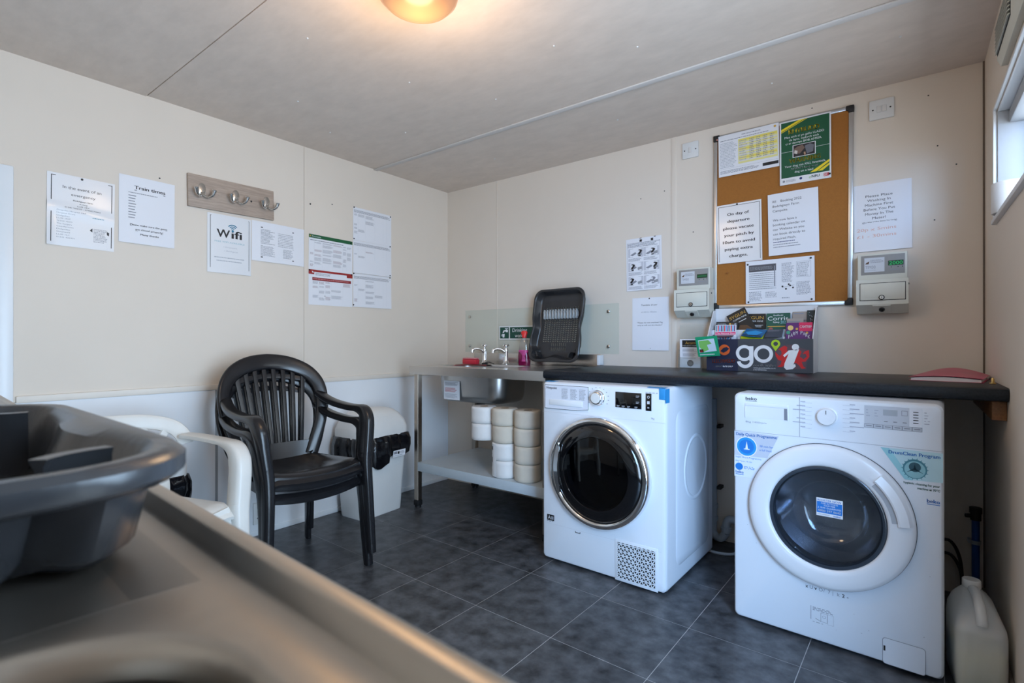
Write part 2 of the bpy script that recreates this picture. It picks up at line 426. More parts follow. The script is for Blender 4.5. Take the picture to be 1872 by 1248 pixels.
# ceiling boards
ceiling = struct(MB().box(-0.1, W + 0.1, -D - 0.1, 0.1, H + 0.006, H + 0.08).build('ceiling', ceil_m, smooth=0))
for y0, y1, dz in ((-D, -1.956, 0.0035), (-1.949, -0.672, 0), (-0.668, 0, 0)):
    MB().box(0, W, y0, y1, H - 0.0 - (0.004 if dz else 0), H + 0.006).build('ceiling_board', ceil_m, ceiling, smooth=0)
MB().bbox(0, W, -0.687, -0.655, H - 0.008, H - 0.0002, 0.003).build('cover_strip', strip_m, ceiling)
scr = MB(); scr.lathe([(0.0001, -0.0035), (0.003, -0.003), (0.0042, 0)], 8, cap0=True)
first = None
for (x, y) in ((0.30, -1.2), (0.62, -0.95), (1.05, -1.3), (1.25, -0.95), (1.0, -1.75), (1.7, -1.15), (0.5, -1.5), (0.75, -0.35), (1.6, -0.4), (2.3, -0.33), (2.75, -0.42), (0.35, -2.2), (1.95, -0.95)):
    if first is None: o = first = scr.build('screw_head', white_pl, ceiling)
    else: o = first.copy(); COL.objects.link(o)
    o.location = (x, y, H)
# left wall: cream upper boards, white lower boards, dado strip
wl = struct(MB().box(-0.1, -0.006, -D - 0.1, 0.1, -0.08, H + 0.08).build('wall_left', cream, smooth=0))
for y0, y1 in ((-D, -1.1752), (-1.1728, 0)):
    MB().box(-0.006, 0, y0, y1, 0.80, H).build('wall_panel', cream, wl, smooth=0)
for y0, y1 in ((-D, -1.656), (-1.646, 0)):
    MB().box(-0.006, 0.004, y0, y1, 0.0, 0.797).build('lower_panel', lower_white, wl, smooth=0)
MB().bbox(-0.006, 0.007, -1.657, -1.645, 0.0, 0.797, 0.002).build('joint_strip', M('grey_joint_strip', (0.30, 0.32, 0.34), 0.4, noise=(9, 0.05)), wl)
tr = struct(MB().bbox(-0.006, 0.010, -2.39, 0, 0.795, 0.823, 0.003).build('trim_1', M('dado_trim', (0.76, 0.69, 0.61), 0.45, noise=(5, 0.03))))
struct(MB().bbox(-0.004, 0.0095, -2.39, -0.012, 0.0, 0.030, 0.003).build('baseboard_left', white_trim))
def dots(parent, pts, name='screw_hole', r=0.0032, wall='left', mat=blackm):
    src = None
    for a, z in pts:
        if src is None:
            src = MB().lathe([(0.0001, 0.0022), (r * 0.7, 0.002), (r, 0)], 8, cap0=True, cap1=True).build(name, mat, parent); o = src
        else: o = src.copy(); COL.objects.link(o)
        o.location = (0, a, z) if wall == 'left' else (a, 0, z) if wall == 'back' else (W, a, z)
        o.rotation_euler = (0, R(90), 0) if wall == 'left' else (R(90), 0, 0)
dots(wl, [(-0.99, 1.87), (-1.90, 1.80), (-2.42, 1.56), (-1.04, 1.31), (-0.86, 1.66)], r=0.0038)
# back wall boards and joint strips
wb = struct(MB().box(-0.1, W + 0.1, 0.006, 0.1, -0.08, H + 0.08).build('wall_back', cream, smooth=0))
for x0, x1 in ((0, 0.4825), (0.4855, 1.735), (1.752, W)):
    MB().box(x0, x1, 0, 0.006, 0.0, H).build('wall_panel', cream, wb, smooth=0)
MB().bbox(0.4795, 0.4885, -0.0025, 0.006, 0.0, H, 0.001).build('joint_strip', cream, wb)
MB().bbox(1.730, 1.757, -0.0035, 0.006, 0.0, H, 0.0015).build('joint_strip', cream, wb)
MB().bbox(W - 0.006, W - 0.0005, -0.006, 0.006, 0.0, H, 0.001).build('corner_seam', M('corner_gap', (0.16, 0.12, 0.09), 0.7, noise=(9, 0.1)), wb)
dots(wb, [(1.55, 1.86), (1.69, 1.88), (2.87, 1.86), (2.86, 1.55), (2.93, 1.77), (2.41, 2.145), (1.85, 1.63), (2.84, 2.08)], wall='back', r=0.003)
# right wall with a window opening
WY0, WY1, WZ0, WZ1 = -1.46, -0.352, 1.452, 1.842
wr = MB()
GY0, GY1, GZ1 = -2.62, -1.66, 2.00  # opening for the added glazed door
for y0, y1, z0, z1 in ((GY1, 0.1, -0.08, WZ0), (GY1, 0.1, WZ1, H + 0.08), (GY1, WY0, WZ0, WZ1), (WY1, 0.1, WZ0, WZ1), (-D - 0.1, GY0, -0.08, H + 0.08), (GY0, GY1, GZ1, H + 0.08), (GY0, GY1, -0.08, 0.02)):
    wr.box(W, W + 0.13, y0, y1, z0, z1)
wr = struct(wr.build('wall_right', cream, smooth=0))
struct(MB().bbox(W - 0.012, W - 0.0002, GY1 + 0.02, -0.01, 0.0, 0.05, 0.003).build('baseboard_right', M('dark_skirting', (0.30, 0.27, 0.24), 0.5, noise=(6, 0.05))))
win = struct(empty('window_1', (W + 0.09, (WY0 + WY1) / 2, WZ0)))
wy, wh = (WY1 - WY0) / 2, WZ1 - WZ0
fr = MB()
fr.bbox(0, 0.04, -wy, wy, 0, 0.045, 0.004); fr.bbox(0, 0.04, -wy, wy, wh - 0.045, wh, 0.004)
fr.bbox(0, 0.04, -wy, -wy + 0.045, 0.046, wh - 0.046, 0.004); fr.bbox(0, 0.04, wy - 0.045, wy, 0.046, wh - 0.046, 0.004); fr.bbox(0.002, 0.038, -0.02, 0.02, 0.046, wh - 0.046, 0.003)
fr.build('window_frame', white_trim, win)
for a, b in ((-wy + 0.045, -0.021), (0.021, wy - 0.045)):
    MB().box(0.017, 0.021, a, b, 0.046, wh - 0.046).build('pane', window_glass, win, smooth=0)
lining = MB()
lining.bbox(-0.088, -0.001, wy - 0.010, wy - 0.0005, 0.012, wh - 0.001, 0.002); lining.bbox(-0.088, -0.001, -wy + 0.0005, -wy + 0.010, 0.012, wh - 0.001, 0.002)
lining.build('window_reveal', grey_trim, win)
MB().bbox(-0.088, -0.001, -wy + 0.011, wy - 0.011, wh - 0.008, wh - 0.001, 0.002).build('window_head', white_trim, win)
MB().bbox(-0.060, -0.012, -wy + 0.012, wy - 0.012, wh - 0.055, wh - 0.009, 0.006).build('blind_cassette', grey_trim, win)
MB().bbox(-0.104, -0.001, -wy - 0.012, wy + 0.012, -0.006, 0.011, 0.004).build('window_sill', white_trim, win)
for sgn in (1,):
    MB().bbox(-0.099, -0.0895, wy - 0.002, wy + 0.010, 0.012, wh + 0.010, 0.002).build('window_architrave', white_trim, win)
MB().bbox(-0.099, -0.0895, -wy, wy - 0.003, wh, wh + 0.010, 0.002).build('window_architrave', white_trim, win)
door2 = struct(empty('added_door', (W + 0.05, (GY0 + GY1) / 2, 0.021)))  # glazed door added out of view to let light onto the machines
dh2 = GZ1 - 0.021; dwy = (GY1 - GY0) / 2
g = MB(); g.bbox(0, 0.045, -dwy, -dwy + 0.06, 0, dh2, 0.004); g.bbox(0, 0.045, dwy - 0.06, dwy, 0, dh2, 0.004); g.bbox(0, 0.045, -dwy + 0.061, dwy - 0.061, 0, 0.09, 0.004); g.bbox(0, 0.045, -dwy + 0.061, dwy - 0.061, dh2 - 0.07, dh2, 0.004); g.build('door_frame', white_trim, door2)
MB().box(0.018, 0.024, -dwy + 0.06, dwy - 0.06, 0.09, dh2 - 0.07).build('pane', window_glass, door2, smooth=0)
g = MB(); g.tube([(-0.002, dwy - 0.03, 0.95), (-0.045, dwy - 0.03, 0.95), (-0.045, dwy - 0.13, 0.95)], 0.008, 8); g.build('door_handle', chrome_soft, door2)
# front wall, behind the camera
struct(MB().box(-0.1, W + 0.1, -D - 0.12, -D, -0.08, H + 0.08).build('wall_front', cream, smooth=0))
# door in the left wall, only its white frame edge in view
door = struct(empty('door_1', (0.004, -2.80, 0)))
dm = MB(); dm.bbox(0.0, 0.026, 0.352, 0.400, 0, 1.716, 0.005); dm.bbox(0.0, 0.026, -0.400, -0.352, 0, 1.716, 0.005); dm.bbox(0.0, 0.026, -0.351, 0.351, 1.672, 1.716, 0.005)
dm.build('door_frame', white_trim, door)
MB().bbox(0.002, 0.018, -0.350, 0.350, 0.006, 1.670, 0.003).build('door_leaf', white_trim, door)
hd = MB(); hd.tube([(0.019, -0.28, 0.85), (0.06, -0.28, 0.85), (0.06, -0.17, 0.85)], 0.008, 8); hd.build('door_handle', chrome_soft, door)

# ================================================================== CEILING LAMP
lamp = empty('ceiling_lamp', (1.572, -1.722, H - 0.001), label='round glass bowl lamp glowing orange on the ceiling', cat='lamp')
MB().lathe([(0.0001, 0), (0.118, 0), (0.122, -0.010), (0.118, -0.022)], 40, cap0=True).build('lamp_base', white_pl, lamp)
def lamp_mat():
    m = bpy.data.materials.new('glowing_bowl'); m.use_nodes = True; nt = m.node_tree; N = nt.nodes; b = N['Principled BSDF']
    b.inputs['Base Color'].default_value = (0.12, 0.07, 0.045, 1); b.inputs['Roughness'].default_value = 0.25
    tc = N.new('ShaderNodeTexCoord'); vd = N.new('ShaderNodeVectorMath'); vd.operation = 'DISTANCE'; vd.inputs[1].default_value = (-0.02, 0.02, -0.085)
    nt.links.new(tc.outputs['Object'], vd.inputs[0])
    r = N.new('ShaderNodeValToRGB'); r.color_ramp.elements[0].position = 0.015; r.color_ramp.elements[0].color = (1.0, 0.66, 0.22, 1)
    r.color_ramp.elements[1].position = 0.105; r.color_ramp.elements[1].color = (0.52, 0.24, 0.11, 1)
    nt.links.new(vd.outputs['Value'], r.inputs['Fac']); nt.links.new(r.outputs['Color'], b.inputs['Emission Color'])
    b.inputs['Emission Strength'].default_value = 0.80
    return m
MB().lathe([(0.112, -0.020), (0.124, -0.030), (0.127, -0.045), (0.120, -0.066), (0.100, -0.086), (0.066, -0.099), (0.030, -0.104), (0.0001, -0.105)], 48, cap1=True).build('glass_bowl', lamp_mat(), lamp)
pl = bpy.data.lights.new('bulb_light', 'POINT'); pl.energy = 8; pl.color = (1.0, 0.66, 0.36); pl.shadow_soft_size = 0.11
plo = bpy.data.objects.new('bulb_light', pl); COL.objects.link(plo); plo.location = (1.572, -1.722, H - 0.24)

# ================================================================== WORKTOP AND APPLIANCES
CT = 0.895
wt = MB()
prof = [(0.0, 0.852), (-0.636, 0.852), (-0.645, 0.855), (-0.649, 0.864), (-0.649, 0.880), (-0.645, 0.890), (-0.634, 0.8948), (0.0, CT)]
wt.loft([[(x, y - 0.0015, z) for y, z in prof] for x in (1.312, W - 0.002)])
tag(wt.build('worktop', worktop_m, smooth=40), 'long black worktop along the back wall above both machines', 'worktop')
tag(MB().bbox(W - 0.036, W - 0.001, -0.60, -0.002, 0.790, 0.8515, 0.002).build('support_batten', batten_m), 'brown wooden batten under the worktop on the right wall', 'batten')

def machine_shell(root, w, h, d, cx, cz, rh, name='body', mat=enamel):
    """cabinet with rounded front edges and a round door hole; front face at y = 0"""
    n = 9
    def ring(ins, y): return [(x, y, z) for x, z in rrect(w - 2 * ins, h - 0.008 - 2 * ins, 0.018, n, w / 2, (h + 0.008) / 2)]
    rings = [ring(0.0, d), ring(0, 0.026), ring(0.002, 0.010), ring(0.007, 0.003), ring(0.016, 0.0)]
    # extra points on the long sides come from the corners; a fan of quads runs in to the hole
    base = ring(0.016, 0.0)
    dense = [[] for _ in rings]
    for i in range(len(base)):
        j = (i + 1) % len(base)
        L_ = (Vector(base[j]) - Vector(base[i])).length; k = max(1, int(L_ / 0.03))
        for q in range(k):
            t = q / k
            for a, r_ in enumerate(rings): dense[a].append(tuple(Vector(r_[i]).lerp(Vector(r_[j]), t)))
    hole = []
    for p in dense[-1]:
        v = Vector((p[0] - cx, 0, p[2] - cz)).normalized(); hole.append((cx + rh * v.x, 0, cz + rh * v.z))
    mb = MB(); mb.loft(dense + [hole], True, False)
    mb.build(name, mat, root, smooth=30)
def face_M(cx, cz, y=0.0):
    """lathe axis z -> out of the front (-y)"""
    return Matrix.Translation((cx, y, cz)) @ Matrix.Rotation(R(90), 4, 'X')

# ---- tumble dryer
dw, dh, dd = 0.612, 0.848, 0.585
dry = empty('tumble_dryer', (1.379, -0.755, 0), (0, 0, R(-1.2)), 'white tumble dryer with a black round door and chrome ring', 'tumble dryer')
DX, DZ = 0.306, 0.459
machine_shell(dry, dw, dh, dd, DX, DZ, 0.19)
drm = MB()
drm.lathe([(0.19, 0.0), (0.178, -0.02), (0.175, -0.05), (0.23, -0.06), (0.235, -0.36), (0.05, -0.40), (0.0001, -0.40)], 48, face_M(DX, DZ), cap1=True)
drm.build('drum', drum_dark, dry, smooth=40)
MB().lathe([(0.247, 0.001), (0.246, 0.020), (0.240, 0.030), (0.230, 0.034), (0.221, 0.033), (0.216, 0.028), (0.214, 0.020)], 72, face_M(DX, DZ)).build('door_ring', chrome, dry, smooth=50)
MB().lathe([(0.215, 0.021), (0.205, 0.031), (0.175, 0.040), (0.160, 0.041), (0.157, 0.036), (0.155, 0.020)], 72, face_M(DX, DZ)).build('door_bezel', black_glass, dry, smooth=50)
MB().lathe([(0.158, 0.0385), (0.12, 0.0425), (0.06, 0.045), (0.0001, 0.0458)], 64, face_M(DX, DZ), cap1=True).build('door_glass', dryer_glass, dry, smooth=50)
MB().lathe([(0.156, 0.030), (0.138, -0.01), (0.125, -0.045), (0.10, -0.065), (0.05, -0.075), (0.0001, -0.077)], 64, face_M(DX, DZ), cap1=True).build('inner_bowl', bowl_tint, dry, smooth=50)
# chrome grip crescent on the left of the ring with its dark finger recess
cr = []
for i in range(15):
    a = R(150 + 62 * i / 14); k = math.sin(PI * i / 14)
    cr.append([(DX + r_ * math.cos(a), y_, DZ + r_ * math.sin(a)) for r_, y_ in ((0.244, -0.026), (0.244 - 0.030 - 0.022 * k ** 0.5, -0.042), (0.246 - 0.030 - 0.022 * k ** 0.5, -0.030), (0.238, -0.020))])
MB().loft(cr).build('door_handle', chrome, dry, smooth=50)
hl = []
for i in range(13):
    a = R(160 + 44 * i / 12); k = math.sin(PI * i / 12)
    hl.append([(DX + r_ * math.cos(a), y_, DZ + r_ * math.sin(a)) for r_, y_ in ((0.1935, -0.0425), (0.1935 - 0.002 - 0.010 * k, -0.0425), (0.1935 - 0.002 - 0.010 * k, -0.0405), (0.1935, -0.0405))])
MB().loft(hl).build('finger_recess', blackm, dry)
# control panel
pm = MB(); pm.bbox(0.018, 0.256, -0.004, -0.0002, 0.722, 0.834, 0.0016)
dwr = pm.build('water_drawer', enamel, dry)
P = Print(dwr, 0.238, 0.112, (0.018, -0.004, 0.834), (1, 0, 0), (0, 0, 1))
P.poly([(0, 0), (1, 0), (1, 0.93), (0.9, 0.95), (0.7, 1), (0, 1)], 'ink', 0).poly([(0.008, 0.015), (0.992, 0.015), (0.992, 0.91), (0.9, 0.93), (0.7, 0.985), (0.008, 0.985)], (222, 226, 236), 1)
P.text('Hotpoint', 0.04, 0.17, 0.10, 0.29, bold=True, lvl=2)
for cx in (0.40, 0.60, 0.80): P.para(cx, 0.12, cx + 0.15, 0.56, 8, 'soft', lvl=2)
P.finish()
hm = MB(); hm.bbox(0.045, 0.225, -0.0075, -0.004, 0.740, 0.766, 0.0016); hm.build('drawer_grip', white_trim, dwr)
km = MB(); km.lathe([(0.035, 0.0), (0.034, 0.006), (0.031, 0.008)], 40, face_M(0.302, 0.788)); km.lathe([(0.031, 0.008), (0.029, 0.020), (0.0265, 0.024), (0.023, 0.0245)], 40, face_M(0.302, 0.788))
knob = km.build('programme_knob', chrome, dry, smooth=50)
MB().lathe([(0.0235, 0.0240), (0.022, 0.0262), (0.0001, 0.0266)], 32, face_M(0.302, 0.788), cap1=True).build('knob_cap', white_pl, knob)
MB().bbox(0.388, 0.508, -0.0022, -0.0002, 0.754, 0.821, 0.0008).build('display', black_glass, dry)
MB().bbox(0.527, 0.552, -0.0022, -0.0002, 0.750, 0.822, 0.0008).build('button_strip', black_glass, dry)
P = Print(dry, dw, dh, (0, 0, dh), (1, 0, 0), (0, 0, 1))
for k in range(12):
    a = R(210 - 240 * k / 11); x = (0.302 + 0.052 * math.cos(a)) / dw; y = 1 - (0.788 + 0.046 * math.sin(a)) / dh
    P.rect(x - 0.004, y - 0.0015, x + 0.004, y + 0.0015, 'soft')
P.text('9kg', 0.90, 0.155, 0.009, col='soft')
P.para(0.86, 0.022, 0.97, 0.032, 1, 'faint')
P.rect(0.0, 0.168, 1, 0.1695, 'pale'); P.rect(0.03, 0.79, 0.97, 0.7912, 'pale')
P.rect(0.045, 0.742, 0.112, 0.775, 'ink'); P.text('A', 0.055, 0.768, 0.02, col='white', lvl=2); P.rect(0.083, 0.750, 0.105, 0.768, 'grey', 2); P.para(0.045, 0.776, 0.112, 0.783, 1)
P.frame(0.30, 0.797, 0.345, 0.806, 0.005, 'ink', sides='lrb')
P.finish()
P = Print(dry, dw, dh, (0, -0.0022, dh), (1, 0, 0), (0, 0, 1))
for k, x in enumerate((0.645, 0.685, 0.725, 0.78)): P.rect(x, 0.100, x + 0.022, 0.104, 'grey'); P.rect(x, 0.106, x + 0.017, 0.108, 'grey')
for y in (0.045, 0.075): P.rect(0.79, y, 0.815, y + 0.003, 'grey'); P.rect(0.79, y + 0.006, 0.81, y + 0.009, 'grey')
P.disc(0.881, 0.048, 0.009, 'pale', r_in=0.006); P.rect(0.872, 0.068, 0.890, 0.082, 'pale'); P.rect(0.874, 0.096, 0.888, 0.104, 'grey')
P.finish()
# air grille: dark back with triangular lattice of white bars
gx0, gx1, gz0, gz1 = 0.398, 0.568, 0.022, 0.175
MB().bbox(gx0 - 0.012, gx1 + 0.012, -0.0022, -0.0002, gz0 - 0.012, gz1 + 0.012, 0.0009).build('grille_panel', enamel, dry)
MB().box(gx0, gx1, -0.0028, -0.0021, gz0, gz1).build('grille_opening', blackm, dry, smooth=0)
lat = MB(); step = 0.0165
def bar(p, q, t=0.0036):
    a, b = Vector(p), Vector(q); d_ = (b - a)
    if d_.length < 1e-4: return
    n_ = Vector((-d_.y, d_.x)).normalized() * t / 2
    lat.add([(v.x, y_, v.y) for y_ in (-0.0028, -0.0042) for v in (a - n_, a + n_, b + n_, b - n_)], [(0, 1, 2, 3), (4, 7, 6, 5), (0, 4, 5, 1), (1, 5, 6, 2), (2, 6, 7, 3), (3, 7, 4, 0)])
k = 0; zz = gz0
while zz <= gz1 + 1e-5: bar((gx0, zz), (gx1, zz)); zz += step
slope = math.sqrt(3); hgt = gz1 - gz0
c = gx0 - hgt / slope
while c < gx1 + hgt / slope:
    for sg in (1, -1):
        # line x = c + sg*(z-gz0)/slope clipped to the rectangle
        pts = [(c, gz0), (c + sg * hgt / slope, gz1)]
        (x0_, z0_), (x1_, z1_) = pts
        def cut(x0_, z0_, x1_, z1_):
            t0, t1 = 0.0, 1.0; dx = x1_ - x0_
            for lim, sgn in ((gx0, 1), (gx1, -1)):
                a_ = (x0_ - lim) * sgn; b_ = dx * sgn
                if abs(b_) < 1e-9: continue
                t = -a_ / b_
                if b_ > 0: t0 = max(t0, t)
                else: t1 = min(t1, t)
            if t0 < t1: return (x0_ + dx * t0, z0_ + (z1_ - z0_) * t0), (x0_ + dx * t1, z0_ + (z1_ - z0_) * t1)
        r_ = cut(x0_, z0_, x1_, z1_)
        if r_: bar(*r_)
    c += step * 2 / slope
lat.build('grille_lattice', enamel, dry, smooth=0)
# pressed relief on the right side
sd = MB()
so = [(dw, y_, z_) for y_, z_ in rrect(0.42, 0.66, 0.05, 6, 0.32, 0.41)]
si = [(dw + 0.004, y_, z_) for y_, z_ in rrect(0.40, 0.64, 0.045, 6, 0.32, 0.41)]
sd.loft([so, si], False, True)
sd.build('side_pressing', enamel, dry, smooth=25)
MB().lathe([(0.15, 0.0), (0.145, 0.004), (0.135, 0.004), (0.13, 0.0)], 40, Matrix.Translation((dw + 0.0042, 0.34, 0.47)) @ Matrix.Rotation(R(90), 4, 'Y')).build('side_pressing', enamel, dry, smooth=50)
tape_m = M('blue_tape', (0.03, 0.28, 0.62), 0.4, noise=(9, 0.05))
tp = MB(); tp.bbox(0.585, 0.6118, -0.0012, 0.0, 0.800, 0.8465, 0.0004); tp.box(0.612, 0.6130, 0.001, 0.04, 0.786, 0.844)
tp.box(0.53, 0.610, 0.004, 0.030, 0.848, 0.8488); tp.build('blue_tape', tape_m, dry)
MB().box(0.005, 0.06, 0.01, 0.05, 0.848, 0.8488).build('blue_tape', tape_m, dry)

# ---- washing machine
ww, wh_, wd_ = 0.610, 0.846, 0.52
was = empty('washing_machine', (2.249, -0.757, 0), (0, 0, R(-2.4)), 'white washing machine with a white door ring and blue stickers', 'washing machine')
WX, WZ = 0.302, 0.446
machine_shell(was, ww, wh_, wd_, WX, WZ, 0.185)
mb = MB()
mb.lathe([(0.185, 0.0), (0.170, -0.015), (0.165, -0.045)], 56, face_M(WX, WZ)); mb.build('gasket', gasket, was, smooth=50)
mb = MB(); mb.lathe([(0.165, -0.045), (0.215, -0.055), (0.220, -0.32), (0.06, -0.36), (0.0001, -0.36)], 56, face_M(WX, WZ), cap1=True)
drum = mb.build('drum', drum_m, was, smooth=40)
lf = MB()
for k in range(3):
    a = R(80 + 120 * k); ca, sa = math.cos(a), math.sin(a)
    pth = [(WX + 0.195 * ca, 0.07 + 0.03 * i, WZ + 0.195 * sa) for i in range(8)]
    lf.sweep(pth, 0.05, 0.07, (ca, 0, sa), 10, 2)
lf.build('drum_lifter', drum_m, drum, smooth=60)
mb = MB()
mb.lathe([(0.243, 0.001), (0.2425, 0.014), (0.238, 0.023), (0.228, 0.0275), (0.210, 0.0300), (0.190, 0.0312), (0.178, 0.0305), (0.172, 0.026), (0.171, 0.010)], 80, face_M(WX, WZ))
mb.build('door_ring', enamel2, was, smooth=50)
MB().lathe([(0.2445, 0.0005), (0.2445, 0.004), (0.243, 0.005)], 80, face_M(WX, WZ)).build('door_seam', gasket, was, smooth=50)
MB().lathe([(0.1715, 0.022), (0.166, 0.0245), (0.160, 0.0235), (0.154, 0.010)], 64, face_M(WX, WZ)).build('glass_rim', M('smoked_rim', (0.035, 0.045, 0.06), 0.15, noise=(9, 0.1), coat=0.4), was, smooth=50)
MB().lathe([(0.161, 0.0232), (0.12, 0.0262), (0.06, 0.0280), (0.0001, 0.0285)], 64, face_M(WX, WZ), cap1=True).build('door_glass', door_glass, was, smooth=50)
MB().lathe([(0.156, 0.018), (0.146, -0.01), (0.138, -0.05), (0.120, -0.085), (0.08, -0.105), (0.03, -0.112), (0.0001, -0.113)], 64, face_M(WX, WZ), cap1=True).build('inner_bowl', glassy('bowl_glass', (0.80, 0.82, 0.85), 0.10, 0.06, opacity=0.06, body=(0.5, 0.52, 0.55)), was, smooth=50)
hd = []
for i in range(17):
    a = R(47 - 42 * i / 16)
    hd.append([(WX + r_ * math.cos(a), -y_, WZ + r_ * math.sin(a)) for r_, y_ in ((0.237, 0.022), (0.228, 0.036), (0.205, 0.043), (0.200, 0.041), (0.202, 0.030), (0.225, 0.024))])
MB().loft(hd).build('door_handle', enamel2, was, smooth=35)
sh = []
for i in range(15):
    a = R(45 - 38 * i / 14)
    sh.append([(WX + r_ * math.cos(a), -y_, WZ + r_ * math.sin(a)) for r_, y_ in ((0.2015, 0.0316), (0.184, 0.0319), (0.184, 0.0309), (0.2015, 0.0306))])
MB().loft(sh).build('handle_shade', M('handle_shade_grey', (0.42, 0.43, 0.46), 0.4, noise=(6, 0.03)), was)  # flat grey strip standing in for the shade inside the handle
P = Print(was, ww, wh_, (0, 0, wh_), (1, 0, 0), (0, 0, 1))
fx_ = lambda x: x / ww
fz_ = lambda z: 1 - z / wh_
P.rect(0.003, fz_(0.705), 0.997, fz_(0.7035), 'faint'); P.rect(fx_(0.2215), fz_(0.843), fx_(0.223), fz_(0.705), 'grey')
P.text('beko', fx_(0.044), fz_(0.8215), 0.0135, fx_(0.083), bold=True); P.rect(fx_(0.044), fz_(0.8185), fx_(0.083), fz_(0.8172), 'ink')
P.text('8kg 1400rpm', fx_(0.044), fz_(0.738), 0.0075, fx_(0.115), col='grey')
for i in range(7):
    for sg in (-1, 1):
        x = 0.305 + sg * 0.045; z = 0.825 - 0.0145 * i
        P.rect(fx_(min(x, x + sg * 0.03)), fz_(z), fx_(max(x, x + sg * 0.03)), fz_(z - 0.0007), 'lilac')
        P.rect(fx_(min(x + sg * 0.02, x + sg * (0.035 + 0.012 * ((i * 7) % 3)))), fz_(z + 0.005), fx_(max(x + sg * 0.02, x + sg * (0.035 + 0.012 * ((i * 7) % 3)))), fz_(z + 0.002), 'lilac')
P.rect(fx_(0.410), fz_(0.830), fx_(0.558), fz_(0.758), (200, 204, 212)); P.rect(fx_(0.5265), fz_(0.830), fx_(0.558), fz_(0.772), (230, 233, 240), 2)
P.rect(fx_(0.460), fz_(0.820), fx_(0.497), fz_(0.801), (172, 178, 186), 2)
P.frame(fx_(0.507), fz_(0.820), fx_(0.5225), fz_(0.804), 0.002, 'soft', 2)
for i in range(6): P.frame(fx_(0.410 + 0.0247 * i), fz_(0.771), fx_(0.410 + 0.0247 * (i + 1)), fz_(0.758), 0.0018, 'soft', 3); P.rect(fx_(0.415 + 0.0247 * i), fz_(0.7665), fx_(0.430 + 0.0247 * i), fz_(0.7635), 'soft', 3)
for i in range(5): P.rect(fx_(0.536), fz_(0.819 - 0.0085 * i), fx_(0.549), fz_(0.8165 - 0.0085 * i), 'ink', 3); P.para(fx_(0.563), fz_(0.820 - 0.0085 * i), fx_(0.580), fz_(0.8155 - 0.0085 * i), 1, 'lilac')
for i in range(3): P.rect(fx_(0.462 + 0.024 * i), fz_(0.783), fx_(0.472 + 0.024 * i), fz_(0.7815), 'ink', 3)
for i in range(3): P.para(fx_(0.415), fz_(0.818 - 0.009 * i), fx_(0.428), fz_(0.813 - 0.009 * i), 1, 'lilac', lvl=2); P.para(fx_(0.437), fz_(0.818 - 0.009 * i), fx_(0.450), fz_(0.813 - 0.009 * i), 1, 'lilac', lvl=2)
# left sticker
P.poly([(fx_(0.004), fz_(0.702)), (fx_(0.156), fz_(0.698)), (fx_(0.118), fz_(0.615)), (fx_(0.004), fz_(0.612))], (196, 202, 216))
P.poly([(fx_(0.004), fz_(0.612)), (fx_(0.118), fz_(0.614)), (fx_(0.072), fz_(0.535)), (fx_(0.004), fz_(0.533))], (224, 230, 242))
P.text('Daily Quick Programme', fx_(0.010), fz_(0.687), 0.0125, fx_(0.150), col='blue', bold=True, lvl=2)
P.disc(fx_(0.047), fz_(0.648), fx_(0.037), 'white', 2, 32); P.disc(fx_(0.047), fz_(0.648), fx_(0.034), 'cyan', 3, 32); P.disc(fx_(0.047), fz_(0.648), fx_(0.026), 'blue', 4, 32)
P.poly([(fx_(0.043), fz_(0.640)), (fx_(0.0525), fz_(0.640)), (fx_(0.048), fz_(0.668))], 'white', 5); P.rect(fx_(0.038), fz_(0.640), fx_(0.058), fz_(0.637), 'white', 5)
P.text('28 min for', fx_(0.092), fz_(0.652), 0.009, fx_(0.138), col='blue', lvl=2); P.text('a full load', fx_(0.092), fz_(0.638), 0.009, fx_(0.132), col='blue', lvl=2)
P.text('Super Short Programme', fx_(0.008), fz_(0.604), 0.008, fx_(0.098), col='blue', lvl=2); P.text('2kg = just 14 min', fx_(0.008), fz_(0.590), 0.006, fx_(0.066), col='blue', lvl=2)
P.disc(fx_(0.021), fz_(0.571), fx_(0.0135), 'blue', 2); P.para(fx_(0.038), fz_(0.575), fx_(0.08), fz_(0.564), 2, 'blue', lvl=2)
P.text('beko', fx_(0.008), fz_(0.5455), 0.013, fx_(0.037), col='blue', bold=True, lvl=2); P.rect(fx_(0.008), fz_(0.5425), fx_(0.037), fz_(0.5405), 'blue', 2)
# right sticker
P.poly([(fx_(0.453), fz_(0.699)), (fx_(0.607), fz_(0.699)), (fx_(0.607), fz_(0.610)), (fx_(0.515), fz_(0.606))], (186, 218, 226))
P.poly([(fx_(0.453), fz_(0.699)), (fx_(0.475), fz_(0.699)), (fx_(0.535), fz_(0.606)), (fx_(0.515), fz_(0.606))], (150, 205, 215), 2)
P.text('DrumClean Program', fx_(0.474), fz_(0.682), 0.0125, fx_(0.601), col='blue', bold=True, lvl=3)
P.disc(fx_(0.540), fz_(0.642), fx_(0.030), (70, 130, 145), 3, 28); P.disc(fx_(0.540), fz_(0.640), fx_(0.026), (140, 190, 198), 4, 28); P.disc(fx_(0.540), fz_(0.648), fx_(0.015), (44, 84, 96), 5, 20)
for a in (90, 210, 330): P.poly([(fx_(0.540 + 0.003 * math.cos(R(a + 90))), fz_(0.642 + 0.003 * math.sin(R(a + 90)))), (fx_(0.540 - 0.003 * math.cos(R(a + 90))), fz_(0.642 - 0.003 * math.sin(R(a + 90)))), (fx_(0.540 + 0.024 * math.cos(R(a))), fz_(0.640 + 0.020 * math.sin(R(a))))], (40, 76, 88), 5)
